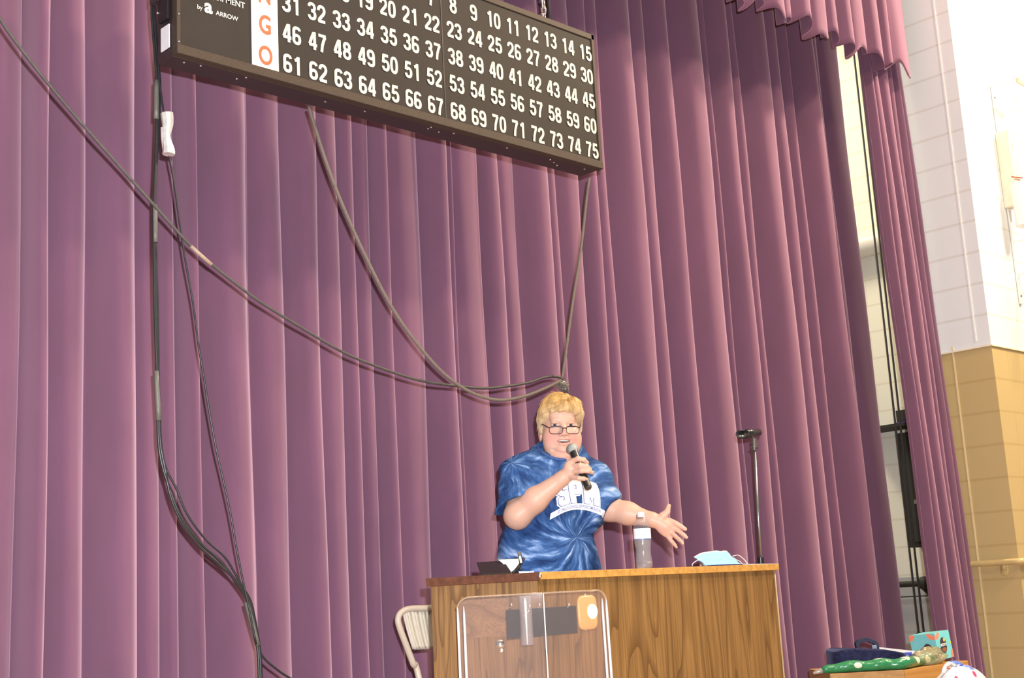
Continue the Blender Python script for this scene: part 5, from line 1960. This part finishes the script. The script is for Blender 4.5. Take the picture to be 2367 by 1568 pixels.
palm = wl(1319, 1089, -0.240)
B.cap(wR_, palm, 0.027, 0.025, 0.015)
B.ell(palm, (0.024, 0.020, 0.034), 0.014)
B.ell(wl(1316, 1078, -0.245), (0.020, 0.018, 0.020), 0.012)
fing = [((1319, 1068, -.247), (1336, 1061, -.268), (1349, 1063, -.266), (1357, 1070, -.254)),
        ((1321, 1079, -.252), (1341, 1076, -.278), (1356, 1078, -.276), (1364, 1085, -.262)),
        ((1323, 1091, -.256), (1344, 1089, -.284), (1360, 1089, -.282), (1369, 1093, -.268)),
        ((1321, 1103, -.258), (1338, 1106, -.286), (1349, 1107, -.287), (1357, 1109, -.276))]
for q, f_ in enumerate(fing):
    r0 = (0.0098, 0.0098, 0.0096, 0.0088)[q]
    B.chain([wl(*p) for p in f_], [r0 * 1.1, r0, r0 * 0.93, r0 * 0.80], 0.0045)
B.chain([wl(1314, 1082, -.225), wl(1322, 1066, -.200), wl(1338, 1062, -.192), wl(1348, 1068, -.190)], [0.013, 0.0115, 0.0105, 0.009], 0.006)

# left arm (right in the picture), held out with the palm up
eL, wL_ = wl(1406, 1176, -0.02), wl(1508, 1202, -0.09)
B.cap(sL_, eL, 0.046, 0.049, 0.02)
B.chain([eL, eL * 0.55 + wL_ * 0.45, wL_], [0.0480, 0.0440, 0.0265], 0.02)
pl_ = wl(1538, 1217, -0.100)
B.cap(wL_, pl_, 0.0265, 0.024, 0.018)
PM = np.array([[math.cos(-0.55), 0, math.sin(-0.55)], [0, 1, 0], [-math.sin(-0.55), 0, math.cos(-0.55)]])
ca_, sa_ = math.cos(0.60), math.sin(0.60)
PMr = [[ca_, 0, -sa_], [0, 1, 0], [sa_, 0, ca_]]
B.ell(pl_, (0.036, 0.015, 0.036), 0.012, M=PMr)
B.ell(wl(1546, 1224, -0.101), (0.026, 0.0135, 0.033), 0.012, M=PMr)
lf = [((1549, 1204, -.104), (1562, 1210, -.112), (1574, 1217, -.116), (1584, 1224, -.120)),
      ((1551, 1216, -.104), (1566, 1226, -.110), (1578, 1235, -.118), (1587, 1243, -.128)),
      ((1548, 1228, -.102), (1560, 1239, -.116), (1571, 1249, -.130), (1578, 1256, -.144)),
      ((1541, 1237, -.099), (1550, 1249, -.104), (1558, 1258, -.108), (1564, 1265, -.114))]
for q, f_ in enumerate(lf):
    r0 = (0.0096, 0.0096, 0.0092, 0.0084)[q]
    B.chain([wl(*p) for p in f_], [r0 * 1.06, r0, r0 * 0.92, r0 * 0.78], 0.0012)
B.chain([wl(1523, 1203, -.100), wl(1533, 1193, -.106), wl(1542, 1184, -.110), wl(1546, 1170, -.110)], [0.018, 0.0150, 0.0110, 0.0088], 0.008)

V, Q = B.mesh()
# skin colours: base, ruddy cheeks and nose, lips, dark mouth and nostrils, paler palm
base = np.array([0.64, 0.385, 0.285])
colr = np.tile(base, (len(V), 1))


def blend(center, rad, c, w=1.0, power=2.0):
    r_ = np.array(rad) if not np.isscalar(rad) else np.array([rad] * 3)
    d = np.sqrt((((V - np.array(center)) / r_) ** 2).sum(1))
    a = (np.clip(1 - d, 0, 1) ** (1 / power) * w)[:, None]
    colr[:] = colr * (1 - a) + np.array(c) * a


nsk = rng.normal(size=len(V))
for s_ in (-1, 1):
    blend(hp_(0.045 * s_, -0.08, -0.050), 0.036, (0.68, 0.27, 0.22), 0.9, 1.4)
    blend(hp_(0.0325 * s_, -0.085, 0.024), (0.022, 0.02, 0.005), (0.50, 0.30, 0.20), 0.6)
    blend(hp_(0.0325 * s_, -0.085, 0.006), (0.019, 0.03, 0.004), (0.42, 0.22, 0.17), 0.6)
for s_ in (-1, 1):
    blend(hp_(0.0325 * s_, -0.084, 0.0058), (0.0165, 0.02, 0.0026), (0.20, 0.10, 0.09), 0.75, 3)
    blend(hp_(0.0325 * s_, -0.084, -0.0062), (0.0150, 0.02, 0.0020), (0.33, 0.17, 0.14), 0.5, 2)
blend(hp_(0, -0.108, -0.036), 0.020, (0.66, 0.27, 0.21), 0.6, 1.2)
blend(hp_(0, -0.085, -0.110), 0.040, (0.62, 0.28, 0.22), 0.5, 1.2)


def along(pts, rad, c, w):
    for i in range(len(pts) - 1):
        for t in np.linspace(0, 1, 5):
            blend(pts[i] * (1 - t) + pts[i + 1] * t, rad, c, w, 3)


along(up_l, 0.0050, (0.56, 0.19, 0.165), 0.45)
along(lo_l, 0.0068, (0.56, 0.19, 0.165), 0.45)
blend(hp_(0, -0.076, -0.0665), (0.027, 0.016, 0.0100), (0.10, 0.02, 0.02), 1.0, 4)
for s_ in (-1, 1):
    blend(hp_(0.0065 * s_, -0.100, -0.0465), 0.004, (0.25, 0.08, 0.06), 0.8)
blend(pl_ + np.array([0.02, -0.01, -0.01]), (0.075, 0.03, 0.06), (0.66, 0.36, 0.27), 0.7)
m_skin = mat_attr('skin', 0.45, 0.35, 0.12, 0.12, 260)
body_o = np_mesh('body', V, Q, m_skin, person, colr)

# eyes
m_eye = mat('eye_white', (0.58, 0.54, 0.53), 0.15, noise=0.02)
m_iris = mat('blue_grey_iris', (0.055, 0.055, 0.075), 0.15, noise=0.2, nscale=300)
m_pup = mat('pupil', (0.01, 0.01, 0.012), 0.08, noise=0.01)
RH3 = Matrix(((cyh, -syh, 0), (syh, cyh, 0), (0, 0, 1)))
for s_ in (-1, 1):
    c = hp_(0.0325 * s_, -0.0690, 0.0)
    eo = MB().ball(c, 0.0131, 22, 16).build('eye', m_eye, person, True)
    look = np.array(RH3 @ Vector((0.0, -1.0, -0.02)))
    look = np.array([0.02, -1.0, -0.06])
    look /= np.linalg.norm(look)
    rotm = Vector((0, 0, 1)).rotation_difference(Vector(look)).to_matrix()
    MB().lathe([(0.0068, 0.0113), (0.0062, 0.0121), (0.0005, 0.0134)], c, 20, rotm).build('iris', m_iris, eo, True)
    MB().lathe([(0.0032, 0.0127), (0.0005, 0.0138)], c, 16, rotm).build('pupil', m_pup, eo, True)
# teeth
tm = MB()
tpts = [hp_(x, -0.0845 + 16 * x * x, -0.0618) for x in np.linspace(-0.0225, 0.0225, 25)]
V, Fs = [], []
for i, p in enumerate(tpts):
    gap = 0.0006 if i % 4 == 0 else 0.0
    for dz, dy in ((0.0045, 0.002), (0.003, -0.0012 + gap), (-0.002, -0.0012 + gap), (-0.0042 + gap * 0.8, 0.0003)):
        V.append(p + np.array([0, dy, dz]))
for i in range(24):
    for k in range(3):
        Fs.append((i * 4 + k, i * 4 + k + 1, i * 4 + 5 + k, i * 4 + 4 + k))
tm.add(V, Fs)
tm.build('teeth', mat('tooth_enamel', (0.70, 0.63, 0.55), 0.25, noise=0.03), person, True)

# hair: short, blond, swept across the forehead
hs = 0.0028
Hf = Field(np.arange(hx_ - 0.125, hx_ + 0.125, hs), np.arange(hy_ - 0.135, hy_ + 0.155, hs), np.arange(hz_ - 0.09, hz_ + 0.17, hs))
Hf.ell(hp_(-0.002, 0.024, 0.047), (0.081, 0.108, 0.101), 0.02, M=MH)
for s_ in (-1, 1):
    Hf.ell(hp_(0.071 * s_, 0.022, 0.022), (0.0155, 0.050, 0.044), 0.02, M=MH)
    Hf.ell(hp_(0.0800 * s_, -0.006, 0.004 + 0.004 * s_), (0.0070, 0.016, 0.030), 0.010, M=MH)
Hf.ell(hp_(0, 0.062, 0.0), (0.072, 0.060, 0.062), 0.02, M=MH)
# fringe swept to the picture's left
fr_ = [((0.050, -0.052, 0.098), (0.010, -0.084, 0.080), (-0.040, -0.078, 0.058)), ((0.055, -0.050, 0.090), (0.030, -0.080, 0.072), (-0.005, -0.090, 0.054)),
       ((0.060, -0.045, 0.085), (0.060, -0.064, 0.062), (0.046, -0.078, 0.048)), ((0.020, -0.040, 0.116), (-0.035, -0.066, 0.096), (-0.066, -0.052, 0.056)),
       ((0.064, -0.02, 0.085), (0.073, -0.040, 0.05), (0.077, -0.036, 0.018)), ((-0.055, -0.03, 0.092), (-0.073, -0.040, 0.055), (-0.078, -0.032, 0.015))]
for a, b_, c in fr_:
    Hf.chain([hp_(*a), hp_(*b_), hp_(*c)], [0.018, 0.014, 0.008], 0.018)
Hf.ell(hp_(0, -0.100, -0.030), (0.0785, 0.088, 0.081), 0.010, 'sub', M=MH)
Hf.ell(hp_(0, -0.098, -0.016), (0.14, 0.096, 0.056), 0.010, 'sub', M=MH)
X_, Y_, Z_ = np.meshgrid(Hf.xs, Hf.ys, Hf.zs, indexing='ij')
ang = np.arctan2(Y_ - hy_ - 0.03, X_ - hx_ - 0.02)
Hf.G += (0.0010 * np.sin(ang * 23 + Z_ * 60) + 0.0008 * np.sin(ang * 41 - Z_ * 95 + X_ * 40)).astype(np.float32)
HV, HQ = Hf.mesh()


def hair_col(P, jit=0.0):
    q = P - np.array([hx_, hy_, hz_])
    top = np.clip((q[:, 2] - 0.02) / 0.08, 0, 1)
    gold = np.array([0.66, 0.40, 0.135])
    pale = np.array([0.62, 0.47, 0.29])
    dark = np.array([0.36, 0.195, 0.07])
    c = pale * (1 - top[:, None]) + gold * top[:, None]
    n_ = 0.5 + 0.5 * np.sin(q[:, 0] * 95 + q[:, 2] * 40 + np.sin(q[:, 1] * 70) * 1.5)
    patch = np.exp(-(((q[:, 0] - 0.030) / 0.030) ** 2 + ((q[:, 2] - 0.095) / 0.028) ** 2))
    a = np.clip(0.32 * n_ + 0.55 * patch + jit, 0, 0.9)[:, None]
    return c * (1 - a) + dark * a


m_hair = mat_attr('blond_hair', 0.42, 0.35, 0.0, 0.5, 420)
hair = np_mesh('hair', HV, HQ, m_hair, person, hair_col(HV))
# separate locks lying on the hair
bvh = BVHTree.FromPolygons([tuple(v) for v in HV], [tuple(q) for q in HQ.tolist()])
SV, SQ, SC = [], [], []
front = [v for v in range(len(HV)) if HV[v][1] < hy_ + 0.06 and HV[v][2] > hz_ - 0.045]
pick = rng.choice(front, 1500)
for i in range(1500):
    p = HV[pick[i]].copy()
    q0_ = p - np.array([hx_, hy_, hz_])
    L_ = rng.uniform(0.025, 0.060)
    pts = []
    for k in range(8):
        loc, nrm, idx, dist = bvh.find_nearest(Vector(p))
        nrm = np.array(nrm)
        fly = i % 37 == 0
        pts.append(np.array(loc) + nrm * (0.0004 + (0.009 * (k / 7) ** 2 if fly else 0.0010 * (k / 7))))
        q_ = np.array(loc) - np.array([hx_, hy_, hz_])
        if q_[0] < 0.030 and q_[2] > 0.035:
            d = np.array([-0.95, -0.15, -0.25 - 3.0 * max(0, -q_[0] - 0.02)])
        elif q_[0] >= 0.030 and q_[2] > 0.035:
            d = np.array([0.45, -0.25, -0.8])
        else:
            d = np.array([0.05 * np.sign(q_[0]), 0.30, -1.0])
        d = d + rng.normal(size=3) * 0.10
        d = d - nrm * (d @ nrm)
        d /= np.linalg.norm(d) + 1e-9
        p = np.array(loc) + d * L_ / 7
    rr0 = rng.uniform(0.0005, 0.0010)
    tb_m = MB().tube(pts, [rr0 * (0.35 + 0.65 * math.sin(PI * (k + 0.6) / 8)) for k in range(8)], 4, False)
    k0_ = len(SV)
    SV += tb_m.v
    SQ += [[x + k0_ for x in f] for f in tb_m.f]
    jit = rng.uniform(-0.32, 0.32)
    SC.append(hair_col(np.array(tb_m.v), jit))
locks = np_mesh('hair_locks', np.array(SV), np.array(SQ), m_hair, hair, np.concatenate(SC))

# ---- T-shirt
hS = 0.0045
Sf = Field(np.arange(-0.36, 0.40, hS), np.arange(-0.36, 0.30, hS), np.arange(0.70, hz_ - 0.02, hS))
fz_ = math.radians(26)                           # trunk turned to the picture's right
ct, st_ = math.cos(fz_), math.sin(fz_)
MT = [[ct, st_, 0], [-st_, ct, 0], [0, 0, 1]]
bel = wl(1266, 1290)
che = wl(1290, 1150)
shR, shL = wl(1202, 1097, -0.07), wl(1373, 1108, 0.05)
# sleeves with flat open ends, hollowed before the trunk joins them
seR = wl(1197, 1182, -0.155)
axR = (seR - shR) / np.linalg.norm(seR - shR)
cutnR = np.array([0.34, -0.35, -0.87])
cutnR /= np.linalg.norm(cutnR)
cutR = (wl(1202, 1163, -0.15), cutnR)
Sf.cap(shR, shR + axR * 0.27, 0.073, 0.092, 0.03, cut=cutR)
seL = wl(1404, 1176, -0.02)
axL = (seL - shL) / np.linalg.norm(seL - shL)
cutnL = np.array([0.76, -0.25, -0.64])
cutnL /= np.linalg.norm(cutnL)
cutL = (wl(1411, 1178, -0.03), cutnL)
Sf.cap(shL, shL + axL * 0.27, 0.068, 0.082, 0.03, cut=cutL)
Sf.cap(cutR[0] + cutnR * 0.05, cutR[0] - cutnR * 0.02, 0.070, 0.058, 0.004, 'sub')
Sf.cap(cutL[0] + cutnL * 0.05, cutL[0] - cutnL * 0.02, 0.064, 0.054, 0.004, 'sub')
Sf.ell((bel[0], -0.005, bel[2] - 0.02), (0.207, 0.185, 0.25), 0.05, M=MT)
Sf.ell((bel[0], 0.0, bel[2] - 0.14), (0.212, 0.18, 0.16), 0.05, M=MT)
Sf.ell((che[0], 0.0, che[2]), (0.195, 0.145, 0.175), 0.06, M=MT)
fwd = np.array([st_, -ct, 0])
sid = np.array([ct, st_, 0])
for s_ in (-1, 1):
    p = np.array([che[0], 0, che[2] - 0.035]) + fwd * 0.075 + sid * 0.082 * s_
    Sf.ell(p, (0.088, 0.088, 0.078), 0.05)
nk = wl(1292, 1062, 0.0)
Sf.cap(shR, nk + np.array([-0.050, 0.01, 0.004]), 0.070, 0.062, 0.04)
Sf.cap(shL, nk + np.array([0.045, 0.01, -0.004]), 0.066, 0.060, 0.04)
Sf.cap(nk + np.array([-0.062, 0.03, 0.030]), nk + np.array([0.056, 0.03, 0.024]), 0.050, 0.050, 0.04)
# neck opening
nkc = hp_(0.0, -0.012, -0.118)
ncx = Matrix.Rotation(math.radians(28), 3, 'X')
NT = [[1, 0, 0], [0, math.cos(0.5), -math.sin(0.5)], [0, math.sin(0.5), math.cos(0.5)]]
Sf.ell(nkc + np.array([-0.004, -0.004, 0.030]), (0.080, 0.098, 0.046), 0.010, 'sub', M=NT)
# folds in the cloth
X_, Y_, Z_ = np.meshgrid(Sf.xs, Sf.ys, Sf.zs, indexing='ij')
wv = 0.0035 * np.sin(22 * X_ + 38 * Z_ + 3 * np.sin(14 * Z_)) + 0.003 * np.sin(52 * X_ - 21 * Z_ + 2 * np.sin(25 * X_))
wv += 0.004 * np.sin(36 * (X_ * 0.8 - Z_ * 0.6) + 2.0 * np.sin(11 * Z_ + 4 * Y_)) * np.clip((1.02 - Z_) / 0.2, 0, 1)
Sf.G += wv.astype(np.float32)
SVt, SQt = Sf.mesh()
keep = SVt[:, 2] > 0.715
m_dye = bpy.data.materials.new('tie_dye_cotton')
m_dye.use_nodes = True
nt, b = nodes_of(m_dye)
L = nt.links.new
b.inputs['Roughness'].default_value = 0.85
b.inputs['Specular IOR Level'].default_value = 0.15


def nmath(op, a, bb=None):
    n_ = nt.nodes.new('ShaderNodeMath')
    n_.operation = op
    for i, v in enumerate((a, bb)):
        if v is None:
            continue
        if isinstance(v, (int, float)):
            n_.inputs[i].default_value = float(v)
        else:
            L(v, n_.inputs[i])
    return n_.outputs[0]


tc = nt.nodes.new('ShaderNodeTexCoord')
sp3 = nt.nodes.new('ShaderNodeSeparateXYZ')
wob = nt.nodes.new('ShaderNodeTexNoise')
wob.inputs['Scale'].default_value = 9
L(tc.outputs['Object'], wob.inputs['Vector'])
vm = nt.nodes.new('ShaderNodeVectorMath')
vm.operation = 'MULTIPLY_ADD'
L(wob.outputs['Color'], vm.inputs[0])
vm.inputs[1].default_value = (0.05, 0.05, 0.05)
L(tc.outputs['Object'], vm.inputs[2])
L(vm.outputs[0], sp3.inputs[0])


def rays(cxp, czp, nfreq, rfreq, twist, seed_):
    dx = nmath('SUBTRACT', sp3.outputs['X'], cxp + 0.025)
    dz = nmath('SUBTRACT', sp3.outputs['Z'], czp + 0.025)
    r_ = nmath('SQRT', nmath('ADD', nmath('MULTIPLY', dx, dx), nmath('MULTIPLY', dz, dz)))
    a_ = nmath('ADD', nmath('ARCTAN2', dz, dx), nmath('MULTIPLY', r_, twist))
    cv = nt.nodes.new('ShaderNodeCombineXYZ')
    L(nmath('MULTIPLY', nmath('COSINE', a_), nfreq), cv.inputs[0])
    L(nmath('MULTIPLY', nmath('SINE', a_), nfreq), cv.inputs[1])
    L(nmath('ADD', nmath('MULTIPLY', r_, rfreq), seed_), cv.inputs[2])
    n_ = nt.nodes.new('ShaderNodeTexNoise')
    n_.inputs['Scale'].default_value = 1.0
    n_.inputs['Detail'].default_value = 4
    n_.inputs['Roughness'].default_value = 0.6
    L(cv.outputs[0], n_.inputs['Vector'])
    return n_.outputs['Fac'], r_


c1_, c2_ = wl(1334, 1240, -0.2), wl(1180, 1075, -0.1)
f1, r1 = rays(c1_[0], c1_[2], 4.2, 9.0, 3.0, 0.0)
f2, r2 = rays(c2_[0], c2_[2], 3.2, 11.0, 2.0, 5.0)
w12 = nmath('MINIMUM', nmath('MAXIMUM', nmath('MULTIPLY', nmath('SUBTRACT', r2, 0.10), 9.0), 0.0), 1.0)
mixf = nt.nodes.new('ShaderNodeMix')
L(w12, mixf.inputs[0])
L(f2, mixf.inputs[2])
L(f1, mixf.inputs[3])
rp = nt.nodes.new('ShaderNodeValToRGB')
els = rp.color_ramp.elements
els[0].position, els[0].color = 0.34, (0.013, 0.034, 0.115, 1)
els[1].position, els[1].color = 0.74, (0.72, 0.80, 0.93, 1)
for pos, c in ((0.47, (0.032, 0.085, 0.235, 1)), (0.55, (0.065, 0.145, 0.345, 1)), (0.635, (0.24, 0.37, 0.62, 1))):
    e = els.new(pos)
    e.color = c
L(mixf.outputs[0], rp.inputs[0])
L(rp.outputs[0], b.inputs['Base Color'])
bn = nt.nodes.new('ShaderNodeTexNoise')
bn.inputs['Scale'].default_value = 500
L(tc.outputs['Object'], bn.inputs['Vector'])
bpn = nt.nodes.new('ShaderNodeBump')
bpn.inputs['Strength'].default_value = 0.15
bpn.inputs['Distance'].default_value = 0.002
L(bn.outputs['Fac'], bpn.inputs['Height'])
L(bpn.outputs['Normal'], b.inputs['Normal'])
shirt = np_mesh('tshirt', SVt, SQt, m_dye, person)
# collar rib and seams
sbvh = BVHTree.FromPolygons([tuple(v) for v in SVt], [tuple(q) for q in SQt.tolist()])
cpts = []
for k in range(41):
    a = 2 * PI * k / 40
    p0 = nkc + np.array([-0.004 + 0.088 * math.cos(a), -0.004 + 0.088 * math.sin(a), 0.026 + 0.046 * math.sin(a)])
    loc, nrm, _, _ = sbvh.find_nearest(Vector(p0 + np.array([0, 0, 0.02])))
    cpts.append(np.array(loc) + np.array([0, 0, 0.0015]))
cpts = [(cpts[k - 1 if k > 0 else 39] + cpts[k] + cpts[(k + 1) if k < 40 else 1]) / 3 for k in range(41)]
MB().tube(cpts, 0.0065, 8, False).build('collar', mat('navy_rib', (0.05, 0.10, 0.27), 0.85, noise=0.2, nscale=60), shirt, True)

# printed letters on the chest, laid onto the cloth
m_print_w = mat('white_shirt_print', (0.86, 0.86, 0.88), 0.6, noise=0.02)
m_print_b = mat('blue_shirt_print', (0.10, 0.13, 0.38), 0.6, noise=0.05)
lc = wl(1350, 1132, -0.2)
O_l = np.array([che[0], 0.0, 0.0])


def lay(name, V, Fs, m, lift, arch=0.0, dz=0.0, rot=0.0):
    """Bend a flat lettering mesh onto the shirt front (u across, v up)."""
    me = bpy.data.meshes.new('flat')
    me.from_pydata([(p[0], p[1], p[2] if len(p) > 2 else 0) for p in V], [], Fs)
    bm = bmesh.new()
    bm.from_mesh(me)
    bmesh.ops.remove_doubles(bm, verts=bm.verts, dist=1e-5)
    bmesh.ops.triangulate(bm, faces=bm.faces)
    for _ in range(3):
        lng = [e for e in bm.edges if e.calc_length() > 0.008]
        if not lng:
            break
        bmesh.ops.subdivide_edges(bm, edges=lng, cuts=1)
        bmesh.ops.triangulate(bm, faces=[f for f in bm.faces if len(f.verts) > 3])
    bpy.data.meshes.remove(me)
    ctr_ = np.array([lc[0], lc[1], lc[2] + dz])
    for v in bm.verts:
        u_, w_ = v.co.x, v.co.y - arch * v.co.x ** 2
        u_, w_ = u_ * math.cos(rot) - w_ * math.sin(rot), u_ * math.sin(rot) + w_ * math.cos(rot)
        org = ctr_ + sid * u_ + np.array([0, 0, w_]) + fwd * 0.35
        loc, nrm, _, _ = sbvh.ray_cast(Vector(org), Vector(-fwd))
        if loc is None:
            loc = Vector(org - fwd * 0.25)
        v.co = Vector(np.array(loc) + fwd * (lift + v.co.z))
    me2 = bpy.data.meshes.new(name)
    bm.to_mesh(me2)
    bm.free()
    me2.materials.append(m)
    return link(me2, name, shirt)


def flat(body_, size, bold, xs_, sp=1.0):
    V, Fs = text_mesh(body_, size, bold, xs_, 0.0, 'CENTER', sp)
    return V, Fs


BLOCK = {
    'S': [[(.46, .68), (.46, .84), (.38, .92), (.16, .92), (.08, .84), (.08, .62), (.16, .54), (.38, .46), (.46, .38), (.46, .16), (.38, .08), (.16, .08), (.08, .16), (.08, .32)]],
    'P': [[(.10, 0), (.10, .99)], [(.10, .92), (.38, .92), (.46, .84), (.46, .56), (.38, .48), (.10, .48)]],
    'M': [[(.08, 0), (.08, .98)], [(.08, .96), (.30, .36), (.52, .96)], [(.52, 0), (.52, .98)]],
}


def block_word(word, h, sw, adv=0.70, dx=0.0, dy=0.0):
    V, Fs = [], []
    x0 = -h * adv * len(word) / 2 + 0.05 * h
    nst = 0
    for i, ch in enumerate(word):
        for st in BLOCK[ch]:
            P = np.array(st, float)
            ext = sw / 2 - 0.085
            for a_, b_ in ((0, 1), (-1, -2)):            # wider outlines also reach past the stroke ends
                e_ = (P[a_] - P[b_]) / np.linalg.norm(P[a_] - P[b_])
                P[a_] = P[a_] + e_ * max(0, ext)
            n = len(P)
            k0 = len(V)
            for k in range(n):
                a = P[max(k - 1, 0)]
                c = P[min(k + 1, n - 1)]
                t0 = (P[k] - a) / (np.linalg.norm(P[k] - a) + 1e-9)
                t1 = (c - P[k]) / (np.linalg.norm(c - P[k]) + 1e-9)
                if k == 0:
                    t0 = t1
                if k == n - 1:
                    t1 = t0
                tm_ = t0 + t1
                tm_ /= np.linalg.norm(tm_) + 1e-9
                nn = np.array([-tm_[1], tm_[0]]) * sw / 2 / max(0.45, tm_ @ t0)
                for sg in (1, -1):
                    q = P[k] + nn * sg
                    V.append((x0 + h * (adv * i + q[0]) + dx, h * (q[1] - 0.5) + dy, 0.00025 * nst))
            Fs += [(k0 + 2 * k, k0 + 2 * k + 1, k0 + 2 * k + 3, k0 + 2 * k + 2) for k in range(n - 1)]
            nst += 1
    return V, Fs


for sw_, m_q, lf_ in ((0.40, m_print_w, 0.0028), (0.290, m_print_b, 0.0046), (0.245, m_print_w, 0.0064)):
    V, Fs = block_word('SPM', 0.086, sw_)
    lay('printed_letters', V, Fs, m_q, lf_, 2.2, 0.0)
# arched caption band
n = 24
bw, bh_ = 0.235, 0.024
V = [(-bw / 2 + bw * j / n, -bh_ / 2 + bh_ * i) for i in (0, 1) for j in range(n + 1)]
Fs = [(j, j + 1, n + 2 + j, n + 1 + j) for j in range(n)]
lay('caption_band', V, Fs, m_print_w, 0.0084, 2.6, -0.060)
V, Fs = flat("ST. PAUL'S SCHOOL OF PORTSMOUTH", 0.0165, 0.012, 0.66)
lay('caption', V, Fs, m_print_b, 0.0096, 2.6, -0.060)

# trousers and shoes (hidden by the podium from the hall)
Tf = Field(np.arange(cxl - 0.24, cxl + 0.25, 0.010), np.arange(-0.22, 0.20, 0.010), np.arange(0.04, 0.92, 0.010))
Tf.ell((cxl, 0.0, 0.80), (0.185, 0.155, 0.14), 0.03)
for s_ in (-1, 1):
    Tf.cap((cxl + 0.085 * s_, 0, 0.80), (cxl + 0.10 * s_, 0.0, 0.46), 0.105, 0.082, 0.03)
    Tf.cap((cxl + 0.10 * s_, 0, 0.46), (cxl + 0.105 * s_, 0.025, 0.10), 0.080, 0.066, 0.02)
TV, TQ = Tf.mesh()
np_mesh('trousers', TV, TQ, mat('dark_denim', (0.03, 0.04, 0.08), 0.8, noise=0.2, nscale=200), person)
for s_ in (-1, 1):
    sh = MB().ball((cxl + 0.112 * s_, -0.06, 0.042), (0.052, 0.135, 0.055), 20, 12)
    sh.v = [(x, y, max(z, 0.001)) for x, y, z in sh.v]
    sh.build('shoe', mat('grey_trainer', (0.25, 0.25, 0.26), 0.7, noise=0.1), person, True)

# ---- spectacles, low on the nose
m_frame = mat('dark_plum_frame', (0.035, 0.012, 0.025), 0.3, noise=0.1)
m_lens = mat_clear('clear_lens', (0.96, 0.97, 0.97), 0.03, (0.9, 0.9, 0.95), 0.02, 1.3)
gz = -0.0245
spx = thing('spectacles', 'dark-framed reading spectacles worn low on the speaker\'s nose', 'glasses', tuple(WO), rot_w)
fm_ = MB()


def lens_pts(s_):
    out = []
    for k in range(33):
        a = 2 * PI * k / 32
        ex = 0.5
        u_ = 0.0265 * np.sign(math.cos(a)) * abs(math.cos(a)) ** ex
        v_ = 0.0148 * np.sign(math.sin(a)) * abs(math.sin(a)) ** ex
        u_ *= 1.0 - 0.10 * min(1.0, max(0.0, -v_ / 0.0148))
        out.append(hp_(0.0335 * s_ + u_, -0.1125 + 2.2 * (0.0335 * s_ + u_) ** 2, gz + v_))
    return out


frame_o = None
fr_m = MB()
for s_ in (-1, 1):
    fr_m.tube(lens_pts(s_), [0.0014 + 0.0010 * max(0, math.sin(2 * PI * k / 32)) for k in range(33)], 8, False)
fr_m.tube(smooth_path([hp_(-0.0085, -0.1120, gz + 0.005), hp_(0, -0.1150, gz + 0.0085), hp_(0.0085, -0.1120, gz + 0.005)], 5), 0.0023, 8)
frame_o = fr_m.build('frame', m_frame, spx, True)
for s_ in (-1, 1):
    tmp = MB().tube(smooth_path([hp_(0.0605 * s_, -0.1050, gz + 0.0105), hp_(0.0665 * s_, -0.0900, gz + 0.0165), hp_(0.0760 * s_, -0.050, gz + 0.030), hp_(0.0845 * s_, 0.0, gz + 0.040), hp_(0.0855 * s_, 0.03, gz + 0.030)], 5), 0.0023, 8)
    tmp.build('temple', m_frame, spx, True)
    lp_ = lens_pts(s_)[:-1]
    cen = np.mean(lp_, 0)
    MB().add(lp_ + [cen], [(k, (k + 1) % 32, 32) for k in range(32)]).build('lens', m_lens, spx, True)

# ---- hand-held microphone
mic = thing('handheld_microphone', 'black hand-held microphone with grey mesh ball gripped in the speaker\'s hand', 'microphone', tuple(WO), rot_w)
axm = (mB_ - mA)
Lm = np.linalg.norm(axm)
axm /= Lm
MB().tube([mA - axm * 0.002, mA + axm * 0.03, mA + axm * 0.05, mB_ - axm * 0.006, mB_], [0.0165, 0.0155, 0.0142, 0.0152, 0.0140], 24).build('handle', mat('black_satin_handle', (0.022, 0.020, 0.016), 0.28, 0.2, spec=0.6, noise=0.1), mic, 'auto')
bc = mA - axm * 0.016
MB().ball(bc, (0.0235, 0.0235, 0.0235), 28, 18).build('mesh_ball', mat('silver_mesh', (0.40, 0.42, 0.40), 0.42, 0.55, noise=0.35, nscale=700, bump=0.8, bscale=900), mic, True)
MB().tube([mA - axm * 0.011, mA - axm * 0.003], [0.0225, 0.0185], 28).build('collar_ring', mat('silver_collar', (0.6, 0.62, 0.6), 0.25, 0.9, noise=0.03), mic, 'auto')
MB().tube([mB_ - axm * 0.001, mB_ + axm * 0.003], [0.0128, 0.0122], 24).build('end_cap', mat('dark_grey_cap', (0.06, 0.06, 0.06), 0.4, noise=0.05), mic, 'auto')
